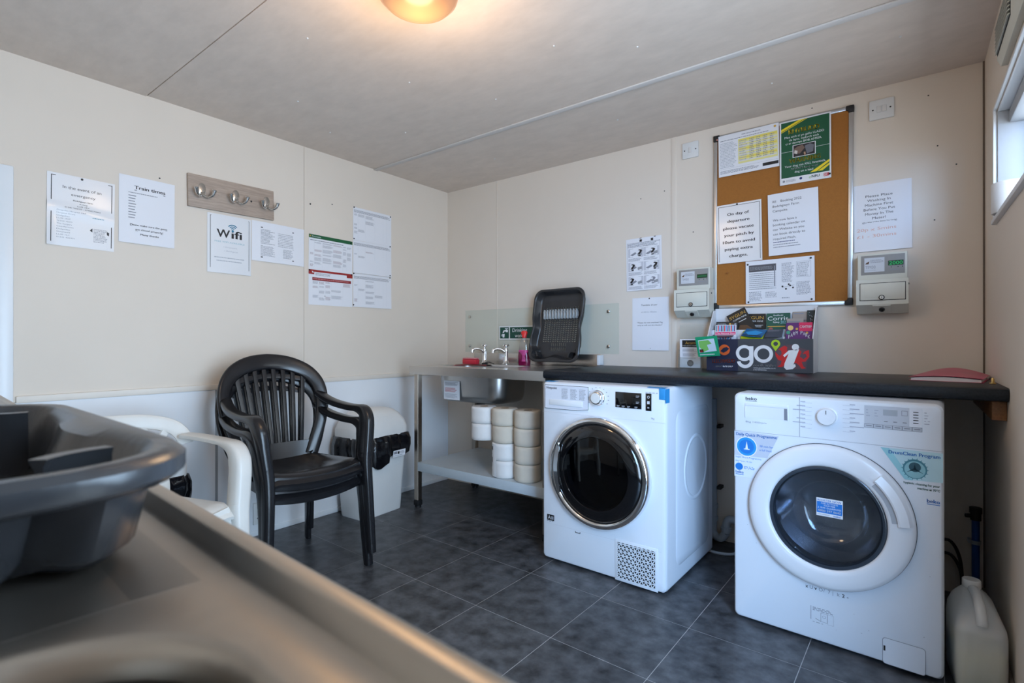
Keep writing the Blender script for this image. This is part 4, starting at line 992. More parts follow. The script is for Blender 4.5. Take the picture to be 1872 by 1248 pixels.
def make_black_chair(root):
    mat = blackp
    chair_common(root, mat, 0.232, 0.190, 0.430, 0.402, 9)
    # arched rim
    half = [(0.178, 0.405), (0.208, 0.470), (0.245, 0.555), (0.268, 0.640), (0.270, 0.715), (0.252, 0.772), (0.208, 0.820), (0.140, 0.853), (0.070, 0.869), (0.0, 0.874)]
    yz = spline([(y, z, 0) for y, z in half], 4); yz = yz + [Vector((-p.x, p.y, 0)) for p in reversed(yz[:-1])]
    path = [back_pt(p.x, p.y) for p in yz]
    nrm = [Vector((1, 0, 0.27)) + Vector((0, -1.5 * p.x, 0)) for p in yz]
    m = MB(); m.sweep(path, [0.074 - 0.008 * math.cos(PI * i / (len(path) - 1) * 2) for i in range(len(path))], 0.024, nrm, 14, 3)
    back = m.build('back_rim', mat, root, smooth=50)
    for k in (-3.5, -2.5, -1.5, -0.5, 0.5, 1.5, 2.5, 3.5):
        yb, yt = k * 0.039, k * 0.0535
        zt = 0.853 - 0.0021 * k * k * 1.35
        pts = []
        for q in range(10):
            u = q / 9; z = 0.455 + (zt - 0.455) * u; y = yb + (yt - yb) * u ** 0.9
            pts.append(back_pt(y, z))
        s_ = MB(); s_.sweep(pts, [0.021 + 0.006 * (i / 9) for i in range(10)], 0.010, (1, 0, 0.27), 8, 4); s_.build('back_slat', mat, root, smooth=40)
    # cross bar near the top and the solid panel above the seat
    cb = MB(); pts = [back_pt(y, 0.802 - 0.6 * y * y) - Vector((0.006, 0, 0)) for y in [(-0.20 + 0.04 * i) for i in range(11)]]; cb.sweep(pts, 0.026, 0.010, (1, 0, 0.27), 8, 4); cb.build('cross_bar', mat, root, smooth=40)
    lp = MB(); rg = []
    for z in (0.398, 0.43, 0.462, 0.478):
        hw = 0.178 + 0.3 * (z - 0.40)
        f_ = [back_pt(-hw + 2 * hw * i / 14, z) + Vector((0.006, 0, 0)) for i in range(15)]; b_ = [back_pt(-hw + 2 * hw * i / 14, z) - Vector((0.006, 0, 0)) for i in range(14, -1, -1)]
        rg.append([tuple(p) for p in f_ + b_])
    lp.loft(rg); lp.build('back_panel', mat, root, smooth=40)
    for s in (-1, 1):
        a = MB()
        up = spline([(-0.235, s * 0.262, 0.712), (-0.170, s * 0.272, 0.684), (-0.085, s * 0.282, 0.664), (0.04, s * 0.287, 0.655), (0.15, s * 0.287, 0.656), (0.205, s * 0.284, 0.646), (0.232, s * 0.279, 0.612), (0.238, s * 0.274, 0.565)], 4)
        up = spline([(-0.235, s * 0.262, 0.706), (-0.170, s * 0.272, 0.682), (-0.085, s * 0.282, 0.664), (0.04, s * 0.287, 0.655), (0.140, s * 0.287, 0.655), (0.196, s * 0.284, 0.640), (0.220, s * 0.278, 0.595), (0.226, s * 0.270, 0.53), (0.232, s * 0.258, 0.44)], 4)
        nn_ = len(up); bend = lambda i: min(1, max(0, (i - 15) / 8))
        a.sweep(up, [0.060 for i in range(nn_)], [0.034 + 0.050 * bend(i) for i in range(nn_)], [Vector((bend(i), 0, 1 - bend(i) + 0.001)) for i in range(nn_)], 14, 3.2)
        a.build('armrest', mat, root, smooth=50)
        fl = spline([(0.232, s * 0.260, 0.46), (0.240, s * 0.256, 0.40), (0.252, s * 0.258, 0.30), (0.264, s * 0.266, 0.12), (0.272, s * 0.272, 0.002)], 4)
        c = MB(); c.sweep(fl, [0.060 - 0.0012 * i for i in range(len(fl))], [0.083 - 0.0024 * i for i in range(len(fl))], (1, 0.0, 0), 14, 3.2); c.build('leg', mat, root, smooth=50)
        bl = spline([(-0.196, s * 0.178, 0.43), (-0.212, s * 0.196, 0.36), (-0.245, s * 0.215, 0.2), (-0.275, s * 0.230, 0.002)], 5)
        d = MB(); d.sweep(bl, [0.066 - 0.0012 * i for i in range(len(bl))], [0.036 - 0.0005 * i for i in range(len(bl))], (0.1, s, 0), 12, 3.2); d.build('leg', mat, root, smooth=50)
        sr = MB(); sr.sweep(spline([(-0.19, s * 0.186, 0.392), (0.0, s * 0.206, 0.398), (0.20, s * 0.226, 0.404)], 4), 0.010, 0.046, (0, 0, 1), 8, 4); sr.build('seat_apron', mat, root, smooth=40)
    fa = MB(); fa.sweep([(0.258 - 1.0 * y * y * 0.35, y, 0.378 + 0.35 * y * y) for y in [(-0.225 + 0.045 * i) for i in range(11)]], 0.010, 0.056, (0, 0, 1), 10, 4); fa.build('seat_apron', mat, root, smooth=40)
    return root
CH = (0.505, -1.520); CR = R(-5)
fwd = Vector((math.cos(CR), math.sin(CR), 0))
low = make_black_chair(empty('garden_chair', (CH[0] - 0.012 * fwd.x, CH[1] - 0.012 * fwd.y, 0), (0, 0, CR), 'lower black slatted plastic armchair of the stacked pair', 'chair', 'stacked black garden chairs'))
top_ = copy_tree(low); top_.location = (CH[0] + 0.014 * fwd.x, CH[1] + 0.014 * fwd.y, 0.062); low.scale = top_.scale = (0.96, 0.87, 1.0); top_['label'] = 'upper black slatted plastic armchair of the stacked pair'

def make_white_chair(root):
    mat = chair_white
    chair_common(root, mat, 0.235, 0.200, 0.425, 0.398, 0)
    bp = lambda y, z: back_pt(y, z, 0.40, -0.200, 0.22, 0.9)
    half = [(0.270, 0.605), (0.262, 0.645), (0.228, 0.682), (0.160, 0.705), (0.080, 0.713), (0.0, 0.715)]
    yz = spline([(y, z, 0) for y, z in half], 5); yz = yz + [Vector((-p.x, p.y, 0)) for p in reversed(yz[:-1])]
    m = MB(); m.sweep([bp(p.x, p.y) for p in yz], [0.058 + 0.000 * math.sin(PI * i / (len(yz) - 1)) for i in range(len(yz))], 0.018, [Vector((1, 0, 0.22)) + Vector((0, -1.6 * p.x, 0)) for p in yz], 14, 4)
    m.build('back_rim', mat, root, smooth=50)
    arc = [bp(y, 0.580 - 3.0 * y * y) for y in [(-0.185 + 0.0185 * i) for i in range(21)]]
    m = MB(); m.sweep(arc, 0.036, 0.016, (1, 0, 0.22), 12, 4); m.build('back_arch', mat, root, smooth=50)
    for k in range(-3, 4):
        y0, y1 = k * 0.046, k * 0.066
        z0 = 0.575 - 3.0 * y0 * y0; z1 = 0.692 - 0.6 * y1 * y1
        s_ = MB(); s_.sweep([bp(y0 + (y1 - y0) * 1.25 * (i / 6) ** 1.2, z0 + (z1 - z0) * i / 6) for i in range(7)], 0.030, 0.012, (1, 0, 0.22), 8, 4); s_.build('back_slat', mat, root, smooth=40)
    for s in (-1, 1):
        st_ = MB(); st_.sweep(spline([tuple(bp(s * 0.184, 0.41)), tuple(bp(s * 0.187, 0.455)), tuple(bp(s * 0.182, 0.50))], 4), 0.045, 0.016, (1, 0, 0.22), 10, 4); st_.build('back_post', mat, root, smooth=40)
        up = spline([(-0.172, s * 0.268, 0.640), (-0.10, s * 0.280, 0.640), (0.02, s * 0.289, 0.638), (0.120, s * 0.290, 0.634), (0.182, s * 0.288, 0.612), (0.214, s * 0.282, 0.560), (0.226, s * 0.272, 0.48), (0.234, s * 0.262, 0.40)], 4)
        nn_ = len(up); bend = lambda i: min(1, max(0, (i - 11) / 8))
        a = MB(); a.sweep(up, 0.066, [0.022 + 0.058 * bend(i) for i in range(nn_)], [Vector((bend(i), 0, 1 - bend(i) + 0.001)) for i in range(nn_)], 14, 3.6); a.build('armrest', mat, root, smooth=50)
        fl = spline([(0.232, s * 0.263, 0.42), (0.246, s * 0.260, 0.33), (0.258, s * 0.264, 0.18), (0.268, s * 0.270, 0.002)], 5)
        c = MB(); c.sweep(fl, [0.066 - 0.0012 * i for i in range(len(fl))], [0.080 - 0.0020 * i for i in range(len(fl))], (1, 0, 0), 14, 3.6); c.build('leg', mat, root, smooth=50)
        bl = spline([(-0.196, s * 0.186, 0.43), (-0.215, s * 0.202, 0.34), (-0.25, s * 0.220, 0.18), (-0.280, s * 0.232, 0.002)], 5)
        d = MB(); d.sweep(bl, [0.066 - 0.0012 * i for i in range(len(bl))], 0.034, (0.1, s, 0), 12, 3.2); d.build('leg', mat, root, smooth=50)
    fa = MB(); fa.sweep([(0.262 - 0.35 * y * y, y, 0.366 + 0.4 * y * y) for y in [(-0.225 + 0.045 * i) for i in range(11)]], 0.010, 0.075, (0, 0, 1), 10, 4); fa.build('seat_apron', mat, root, smooth=40)
    return root
make_white_chair(empty('garden_chair', (0.540, -2.168, 0), (0, 0, R(5)), 'low-backed white plastic armchair behind the near steel sink', 'chair'))

# ================================================================== BINS
def make_bin(root, seed=1):
    rd = random.Random(seed)
    sec = lambda w, d, z, r=0.04, ox=0: [(x + ox, y, z) for x, y in rrect(d, w, r, 5)]
    m = MB(); m.loft([sec(0.285, 0.195, 0.0, 0.03), sec(0.292, 0.201, 0.010, 0.035), sec(0.318, 0.232, 0.30, 0.035), sec(0.333, 0.250, 0.462, 0.035)], True, True); m.build('bin_body', white_pl, root, smooth=40)
    n = 90; rings = []
    for k, (z, ex) in enumerate(((0.478, 0.004), (0.470, 0.014), (0.430, 0.026), (0.380, 0.026), (0.325, 0.014))):
        ring = []
        base = rrect(0.250, 0.333, 0.04, 5); 
        pts = []
        sg = [(Vector(base[i]), Vector(base[(i + 1) % len(base)])) for i in range(len(base))]
        tot = sum((b - a).length for a, b in sg); acc = 0; kk = 0
        for i in range(n):
            tg = tot * i / n
            while acc + (sg[kk][1] - sg[kk][0]).length < tg - 1e-9: acc += (sg[kk][1] - sg[kk][0]).length; kk += 1
            ln = (sg[kk][1] - sg[kk][0]).length; pts.append(sg[kk][0].lerp(sg[kk][1], (tg - acc) / ln if ln > 0 else 0))
        for i, p in enumerate(pts):
            v = p.normalized(); a = 2 * PI * i / n
            w_ = (0.006 * math.sin(7 * a + seed) + 0.005 * math.sin(17 * a + 2 * seed) + 0.003 * math.sin(31 * a)) * (k > 0) * (1 if k < 4 else 1.5)
            zz_ = z + (0.030 * math.sin(3 * a + seed * 2) + 0.014 * math.sin(8 * a)) * (k / 4.0) ** 1.5
            q = p + v * (ex + w_); ring.append((q.x, q.y, zz_))
        rings.append(ring)
    m = MB(); m.loft(rings, False, False); m.build('bin_bag', bag_m, root, smooth=80)
    L2 = M('bin_lid_plastic', (0.74, 0.73, 0.71), 0.35, noise=(6, 0.03))
    m = MB(); m.loft([sec(0.345, 0.262, 0.470, 0.045), sec(0.346, 0.263, 0.520, 0.045), sec(0.338, 0.255, 0.528, 0.045), sec(0.330, 0.246, 0.552, 0.05), sec(0.290, 0.205, 0.595, 0.06), sec(0.235, 0.150, 0.622, 0.06), sec(0.16, 0.09, 0.632, 0.04), sec(0.06, 0.03, 0.634, 0.01)], True, True); lid = m.build('bin_lid', L2, root, smooth=50)
    m = MB(); m.loft([[(0.062 + 0.046 * c, 0.086 * d, 0.602 - (0.046 * c) * 0.55 + 0.010 - 0.004 * k) for c, d in se(28, 2.3)] if k == 0 else [(0.062 + (0.046 - 0.012) * c, (0.086 - 0.014) * d, 0.602 - (0.034 * c) * 0.55 + 0.016) for c, d in se(28, 2.3)] for k in (0, 1)], True, True); m.build('lid_flap', L2, lid, smooth=50)
    st_ = MB().bbox(0.1195, 0.1205, 0.02, 0.11, 0.345, 0.385, 0.0003).build('bin_sticker', paper, root, smooth=0, rot=(0, R(0), 0))
    st_.rotation_euler = (0, R(6.3), 0); st_.location = (-0.0395 + 0.038, 0, 0.013)
    P = Print(st_, 0.09, 0.04, (0.1206, 0.02, 0.385), (0, 1, 0), (0, 0, 1)); P.rect(0.05, 0.15, 0.3, 0.55, 'soft'); P.rect(0.34, 0.2, 0.5, 0.6, 'ink'); P.para(0.55, 0.2, 0.95, 0.6, 2); P.para(0.05, 0.7, 0.9, 0.9, 1, 'faint'); P.finish()
    return root
bin1 = make_bin(empty('swing_bin', (0.160, -0.820, 0), (0, 0, R(4)), 'white swing-top bin with black bag beside the black chairs', 'bin', 'white bins along the left wall'), 1)
bin1.scale = (1.04, 1.10, 1.0)
bin2 = make_bin(empty('swing_bin', (0.135, -2.030, 0), (0, 0, R(0)), 'bin with black bag half hidden behind the white chair', 'bin', 'white bins along the left wall'), 4)
bin2.scale = (0.92, 0.95, 0.95)

# ================================================================== LEFT WALL NOTICES
def fold(x, y): return 0.004 * x * (1 - x) + 0.0035 * math.exp(-((y - 0.50 - 0.10 * (x - 0.5)) / 0.06) ** 2) + 0.010 * max(0, 0.12 - x) / 0.12 * (y > 0.2) * (y - 0.2)
o, P = sheet('notice', 'laminated emergency contacts notice with black border, leftmost on the wall', 'notice', 'left', -2.298, 1.731, 0.226, 0.297, -0.6, paper_lam, curl=fold, nseg=20)
P.frame(0.055, 0.03, 0.96, 0.955, 0.012, 'ink', sides='lrt')
P.text('In the event of an', 0.22, 0.195, 0.042, 0.79, bold=False); P.text('emergency', 0.34, 0.285, 0.036, 0.70)
P.text('Bwlchgwyn farm', 0.37, 0.355, 0.018, 0.66, bold=True); P.text('Arthog', 0.46, 0.395, 0.018, 0.58); P.text('LL39 1BX', 0.43, 0.43, 0.018, 0.61); P.text('01341 250107 - 07900273892', 0.25, 0.465, 0.018, 0.78)
for k, (t, x1) in enumerate((('Dolgellau Hospital A&E', 0.56), ('Hospital Drive', 0.40), ('Dolgellau', 0.32), ('LL40 1NT', 0.34), ('Tel 01341 422479', 0.36), ('The Surgery', 0.36), ('Caerffynnon', 0.38), ('Dolgellau', 0.33), ('Gwynedd', 0.33), ('LL40 1LY', 0.33), ('01341 422431', 0.40))):
    P.text(t, 0.14, 0.515 + 0.0375 * k, 0.017, x1, col='soft')
P.para(0.66, 0.545, 0.86, 0.565, 1, 'teal'); P.para(0.68, 0.70, 0.90, 0.90, 7, 'soft'); 
P.poly([(0.62, 0.735), (0.66, 0.70), (0.66, 0.76)], 'ink'); P.poly([(0.92, 0.735), (0.88, 0.72), (0.885, 0.77), (0.915, 0.78)], 'ink')
P.finish(); pin(o, 0.112, -0.008)
crv = lambda x, y: 0.003 * x * (1 - x) * 4 + 0.002 * y * y
o, P = sheet('notice', 'white train times notice beside the emergency notice', 'notice', 'left', -2.057, 1.783, 0.219, 0.302, -0.4, paper, curl=crv)
P.text('Train times', 0.26, 0.185, 0.050, 0.82, bold=True); P.rect(0.26, 0.20, 0.82, 0.208, 'ink')
P.para(0.16, 0.235, 0.68, 0.258, 1, 'soft', ragged=0.02)
for k in range(9): P.rect(0.16, 0.285 + 0.041 * k, 0.29 - 0.01 * (k % 3), 0.298 + 0.041 * k, 'soft')
P.text('Please make sure the gates', 0.19, 0.735, 0.026, 0.86, bold=True); P.rect(0.19, 0.742, 0.86, 0.746, 'ink'); P.text('are closed properly!', 0.28, 0.80, 0.026, 0.78, bold=True); P.rect(0.28, 0.808, 0.78, 0.812, 'ink'); P.text('Many thanks', 0.37, 0.87, 0.026, 0.70, bold=True)
P.finish()
o, P = sheet('notice', 'Wifi notice with teal signal arcs under the hook rail', 'notice', 'left', -1.694, 1.684, 0.216, 0.297, -0.3, paper_lam, curl=crv)
P.frame(0.06, 0.035, 0.955, 0.92, 0.010, 'ink', sides='lrt')
P.text('W', 0.20, 0.385, 0.135, 0.50, bold=True); P.text('ifi', 0.53, 0.385, 0.135, 0.78, bold=True)
P.rect(0.525, 0.24, 0.60, 0.275, (226, 226, 232), 2)
for k, r_ in enumerate((0.045, 0.085, 0.125)): P.disc(0.56, 0.245, r_ + 0.012, (22, 120, 150), 3, 16, r_ - 0.010, 40, 140)
P.disc(0.56, 0.255, 0.028, (22, 120, 150), 3)
P.text('FREE WIFI AVAILABLE', 0.16, 0.475, 0.026, 0.84, col=(150, 190, 200)); P.text('1 Arrowmore', 0.36, 0.56, 0.022, 0.66, col='faint'); P.text('1 Bwlchgwyn', 0.38, 0.625, 0.022, 0.68, col='faint')
P.para(0.15, 0.72, 0.85, 0.75, 1, 'faint', ragged=0.05); P.para(0.20, 0.775, 0.80, 0.805, 1, 'faint', ragged=0.05)
P.finish()
o, P = sheet('notice', 'landscape white price table sheet right of the Wifi notice', 'notice', 'left', -1.474, 1.686, 0.299, 0.214, -0.4, paper, curl=crv)
P.rect(0.16, 0.13, 0.79, 0.155, 'ink'); P.para(0.16, 0.18, 0.44, 0.56, 8, 'soft', ragged=0.5); 
for k in range(9): P.para(0.48, 0.22 + 0.041 * k, 0.78, 0.25 + 0.041 * k, 1, 'soft', ragged=0.02)
P.para(0.16, 0.60, 0.44, 0.86, 7, 'soft'); P.para(0.58, 0.62, 0.78, 0.86, 6, 'soft', ragged=0.5); P.rect(0.16, 0.595, 0.79, 0.60, 'ink'); P.rect(0.16, 0.88, 0.79, 0.905, 'ink')
P.finish()
def table(P, x0, y0, x1, y1, cols, dense, rnd):
    xs = [x0 + (x1 - x0) * c for c in cols]
    for x in xs[1:-1]: P.rect(x - 0.001, y0, x + 0.001, y1, 'pale')
    for a, b, d in zip(xs[:-1], xs[1:], dense):
        y = y0 + 0.01
        while y < y1 - 0.03:
            n = rnd.randint(2, 5); hh = n * 0.020
            if y + hh > y1: break
            if rnd.random() < d: P.para(a + 0.008, y, b - 0.006, y + hh, n, 'soft' if rnd.random() < 0.75 else (150, 120, 125))
            y += hh + rnd.uniform(0.015, 0.12)
C6 = (0, 0.10, 0.29, 0.54, 0.78, 0.88, 1.0)
rnd = random.Random(5)
o, P = sheet('notice', 'timetable sheet with a dark green header band', 'notice', 'left', -1.144, 1.668, 0.297, 0.206, -0.5, paper)
P.rect(0.0, 0.0, 1.0, 0.10, (18, 92, 52)); P.text('Timetable', 0.06, 0.07, 0.035, 0.26, col='white', lvl=2); P.disc(0.03, 0.05, 0.012, 'gold', 2)
P.para(0.03, 0.14, 0.95, 0.18, 1, 'soft'); table(P, 0.02, 0.19, 0.98, 0.93, C6, (0.7, 0.8, 1, 0.8, 0.7, 0.4), rnd); P.finish(); pin(o, 0.285, -0.012)
o, P = sheet('notice', 'timetable sheet with a dark red header band', 'notice', 'left', -1.146, 1.461, 0.299, 0.206, -0.1, paper)
P.rect(0.0, 0.0, 1.0, 0.06, (158, 36, 34)); P.rect(0.0, 0.06, 0.12, 0.13, (158, 36, 34)); P.rect(0.86, 0.06, 1.0, 0.13, (158, 36, 34)); P.poly([(0.07, 0.04), (0.10, 0.05), (0.11, 0.09), (0.08, 0.085)], 'white', 2)
P.para(0.14, 0.08, 0.5, 0.16, 2, 'soft'); P.rect(0.08, 0.215, 0.965, 0.30, (140, 34, 38)); P.para(0.10, 0.23, 0.95, 0.28, 1, (205, 130, 130), lvl=2)
table(P, 0.08, 0.31, 0.965, 0.86, (0, 0.16, 0.32, 0.47, 0.78, 1.0), (0.5, 1, 1, 0.9, 0.2), rnd); P.finish(); pin(o, 0.006, -0.004); pin(o, 0.292, -0.004)
for k, (lab, z) in enumerate((('top timetable sheet of the right-hand column of three', 1.887), ('middle timetable sheet of the right-hand column of three', 1.679), ('bottom timetable sheet of the right-hand column of three', 1.470))):
    o, P = sheet('notice', lab, 'notice', 'left', -0.842 + 0.0, z, 0.302, 0.207 if k < 2 else 0.212, -0.3 * (k == 0), paper, curl=crv)
    P.para(0.02, 0.07, 0.98, 0.16, 3, 'soft', ragged=0.1); table(P, 0.02, 0.18, 0.98, 0.93 if k != 1 else 0.55, C6, ((0.5, 0.5, 0.8, 0.1, 0, 0), (0.3, 0.2, 0.5, 0.1, 0, 0), (0.5, 0.5, 0.95, 0.1, 0, 0))[k], rnd); P.finish()
    if k == 0: pin(o, 0.006, -0.002); pin(o, 0.294, -0.008)
    if k == 1: pin(o, 0.005, 0.008); pin(o, 0.291, -0.002)
    if k == 2: pin(o, 0.004, -0.002); pin(o, 0.290, -0.003); pin(o, 0.290, 0.012); pin(o, 0.002, -0.2)
for (lab, y, z) in (('lone black drawing pin in the cream wall above the green-banded timetable', -1.135, 1.842),):
    e = empty('drawing_pin', (0.0004, y, z), WALLROT['left'], lab, 'drawing pin'); pin(e, 0, 0, 0)

# hook rail
hr = empty('coat_hook_rail', (0.0, -1.785, 1.695), WALLROT['left'], 'grey oak board with three double metal coat hooks', 'coat rack')
hr.rotation_euler = (Euler(WALLROT['left']).to_matrix() @ Matrix.Rotation(R(0.9), 3, 'Z')).to_euler()
MB().bbox(0, 0.425, 0, 0.158, 0.0006, 0.017, 0.0015).build('rail_board', oakish, hr)
hk = None
for x in (0.061, 0.222, 0.383):
    if hk is None:
        g = MB()
        g.loft([[(0.017 * c, 0.030 * d + 0.008, z) for c, d in se(24, 2.2)] if i != 2 else [(0.012 * c, 0.024 * d + 0.008, z) for c, d in se(24, 2.2)] for i, z in enumerate((0.0, 0.003, 0.0055))])
        for s in (-1, 1):
            g.tube(spline([(s * 0.003, -0.008, 0.004), (s * 0.006, -0.022, 0.010), (s * 0.020, -0.030, 0.022), (s * 0.034, -0.022, 0.034), (s * 0.040, -0.004, 0.042), (s * 0.041, 0.004, 0.044)], 5), [0.0058] * 12 + [0.006 + 0.0004 * i for i in range(14)], 10)
        hk = g.build('double_hook', chrome_soft, hr, smooth=50); q = hk
    else: q = hk.copy(); COL.objects.link(q)
    q.location = (x, 0.082, 0.0172)
for x in (0.141, 0.302):
    MB().lathe([(0.0001, 0.0015), (0.0045, 0.001), (0.005, 0)], 12, Matrix.Translation((x, 0.079, 0.0171))).build('rail_screw', blackm if x > 0.2 else oakish, hr)

# ================================================================== BACK WALL FIXTURES
o, P = sheet('notice', 'instruction sheet with six question mark drawings', 'notice', 'back', 1.459, 1.633, 0.214, 0.302, 1.0, paper, curl=crv)
P.rect(0.40, 0.03, 0.78, 0.075, 'ink'); P.rect(0.40, 0.0, 0.85, 0.012, 'ink'); P.para(0.05, 0.08, 0.95, 0.17, 3, 'soft'); P.frame(0.04, 0.08, 0.96, 0.97, 0.006, 'soft')
for i in range(2):
    for j in range(3):
        x0, y0 = 0.07 + 0.44 * i, 0.19 + 0.27 * j
        P.rect(x0, y0, x0 + 0.42, y0 + 0.165, (206, 206, 214)); P.frame(x0, y0, x0 + 0.42, y0 + 0.165, 0.005, 'soft', 2); P.para(x0, y0 + 0.185, x0 + 0.40, y0 + 0.245, 3, 'soft')
        qx = x0 + (0.28, 0.07, 0.04, 0.2, 0.26, 0.2)[i * 3 + j]
        P.text('?', qx, y0 + 0.155, 0.13, qx + 0.12, col='ink' if (i, j) != (1, 2) else 'soft', bold=True, lvl=3)
        P.poly([(x0 + 0.05, y0 + 0.12), (x0 + 0.20, y0 + 0.07), (x0 + 0.24, y0 + 0.10), (x0 + 0.12, y0 + 0.14)], 'soft', 3); P.poly([(x0 + 0.26, y0 + 0.10), (x0 + 0.38, y0 + 0.08), (x0 + 0.39, y0 + 0.13), (x0 + 0.27, y0 + 0.15)], 'grey', 3)
P.finish()
o, P = sheet('notice', 'white tumble dryer notice left of the small meter', 'notice', 'back', 1.499, 1.289, 0.217, 0.301, 0.0, paper, curl=crv)
P.text('Tumble dryer', 0.25, 0.155, 0.030, 0.70); P.text('£1.00 for 40mins', 0.26, 0.285, 0.024, 0.68, col='soft'); P.text('*Please do not overload 7kg', 0.14, 0.485, 0.024, 0.84, col='ink'); P.text('only as will not dry thanks*', 0.15, 0.535, 0.024, 0.83, col='ink')
P.finish(); pin(o, 0.104, -0.006); pin(o, 0.110, -0.290)
# switches
def plate(name, label, cat, x, z, w, h, rockers, tilt=0.0, wall='back', holes=True):
    e = empty(name, wall_loc(wall, x, z, 0.0004), (Euler(WALLROT[wall]).to_matrix() @ Matrix.Rotation(R(tilt), 3, 'Z')).to_euler(), label, cat)
    MB().bbox(0, w, 0, h, 0, 0.011, 0.003).build('face_plate', white_pl, e)
    for i in range(rockers):
        cx = w / 2 + (i - (rockers - 1) / 2) * 0.019
        g = MB(); g.bbox(cx - 0.008, cx + 0.008, h / 2 - 0.014, h / 2 + 0.014, 0.0112, 0.0145, 0.0012); g.build('rocker', M('rocker_plastic', (0.72, 0.70, 0.68), 0.3, noise=(6, 0.02)), e)
    if holes:
        for hx in (w * 0.15, w * 0.85): MB().lathe([(0.0001, 0.0122), (0.003, 0.012), (0.0036, 0.0111)], 10, Matrix.Translation((hx, h / 2, 0)), cap1=True).build('screw', blackm, e)
    return e
plate('light_switch', 'white double light switch high on the wall right of the noticeboard', 'switch', 2.634, 2.021, 0.090, 0.087, 2, 0.0)
plate('connection_plate', 'white fused connection plate high above the small meter', 'switch', 1.794, 2.030, 0.086, 0.086, 1, 0.5)
so = plate('wall_socket', 'white socket low on the wall behind the black chairs', 'socket', -1.470, 0.062, 0.050, 0.115, 1, wall='left', holes=False)
so.location = (0.0045, -1.470, 0.062)
for z in (0.03, 0.085): MB().box(0.018, 0.024, z, z + 0.006, 0.0112, 0.0116).build('pin_hole', blackm, so, smooth=0)
# coin meters
def meter(label, x, z, digits, big):
    e = empty('coin_meter', (x, -0.0005, z), WALLROT['back'], label, 'meter')
    w = 0.182
    up = MB(); up.bbox(0.003, w - 0.003, 0.148, 0.262, 0.0, 0.070, 0.004); up.build('upper_case', meter_m, e)
    lo = MB()
    lo.loft([[(xx, 0.002, 0.0) for xx in (0.0, w)] + [(w, 0.147, 0.0), (0.0, 0.147, 0.0)], [(0, 0.002, 0.052), (w, 0.002, 0.052), (w, 0.147, 0.092), (0, 0.147, 0.092)], [(0.0, 0.038, 0.100), (w, 0.038, 0.100), (w, 0.147, 0.100), (0, 0.147, 0.100)]])
    lo = lo.build('lower_case', meter_m, e, smooth=0)
    MB().bbox(0.016, w - 0.012, 0.170, 0.254, 0.0698, 0.0715, 0.0006).build('display_panel', meter_grey, e)
    P = Print(e, 0.154, 0.084, (0.016, 0.254, 0.0715))
    P.rect(0.08, 0.12, 0.545, 0.86, 'pale'); P.para(0.22, 0.22, 0.53, 0.40, 2, 'soft', lvl=2); P.poly([(0.10, 0.44), (0.13, 0.36), (0.20, 0.30), (0.18, 0.44)], 'brown', 2)
    P.text('TIM30', 0.10, 0.68, 0.15, 0.34, col='soft', lvl=2); P.para(0.1, 0.74, 0.34, 0.8, 1, 'faint', lvl=2)
    P.rect(0.625, 0.33, 0.97, 0.58, (12, 62, 34))
    if big: P.text(digits, 0.65, 0.54, 0.17, 0.95, col=(40, 220, 110), lvl=2)
    else: P.rect(0.65, 0.42, 0.94, 0.50, (20, 110, 60), 2)
    for q in (0.70, 0.85, 0.95): P.disc(q, 0.66, 0.012, 'ink', 1)
    P.para(0.68, 0.76, 0.92, 0.84, 1, 'soft'); P.finish()
    MB().bbox(0.0125, w - 0.0085, 0.0555, 0.1315, 0.0998, 0.1008, 0.0004).build('door_gap', rubber, e)
    d = MB(); d.bbox(0.015, w - 0.011, 0.058, 0.129, 0.1006, 0.1040, 0.0015); d.bbox(0.030, w - 0.026, 0.068, 0.120, 0.1038, 0.1050, 0.0005); cd = d.build('coin_door', meter_m, e)
    def lock(cx, cy, cz, par, rot=0.0):
        g = MB(); Mx = Matrix.Translation((cx, cy, cz)) @ Matrix.Rotation(rot, 4, 'X'); g.lathe([(0.0105, 0.0), (0.0105, 0.004), (0.009, 0.0055), (0.0075, 0.0052)], 24, Mx); l = g.build('lock', rubber, par, smooth=40)
        g = MB(); g.lathe([(0.0075, 0.003), (0.0070, 0.0060), (0.0001, 0.0062)], 20, Mx, cap1=True); g.build('lock_barrel', chrome_soft, l, smooth=40)
        MB().box(-0.001, 0.001, -0.004, 0.004, 0.0062, 0.0066, Mx).build('key_slot', blackm, l, smooth=0)
    lock(w / 2, 0.068, 0.1048, cd)
    pk = MB(); pk.loft([[(0.058, 0.006, 0.058), (0.122, 0.006, 0.058), (0.122, 0.040, 0.1006), (0.058, 0.040, 0.1006)], [(0.058, 0.006, 0.066), (0.122, 0.006, 0.066), (0.122, 0.032, 0.098), (0.058, 0.032, 0.098)]]); pk.build('lock_pocket', meter_m, e, smooth=0)
    lock(w / 2, 0.018, 0.0835, e, R(38))
    for (yy) in (0.125,):
        MB().lathe([(0.0001, 0.003), (0.004, 0.002), (0.0045, 0)], 10, Matrix.Translation((w, yy, 0.06)) @ Matrix.Rotation(R(90), 4, 'Y')).build('side_screw', rubber, e)
    return e
meter('small cream coin meter above the leaflet holder', 1.781, 1.164, '', False)
meter('cream coin meter showing green digits right of the noticeboard', 2.591, 1.158, '2000', True)
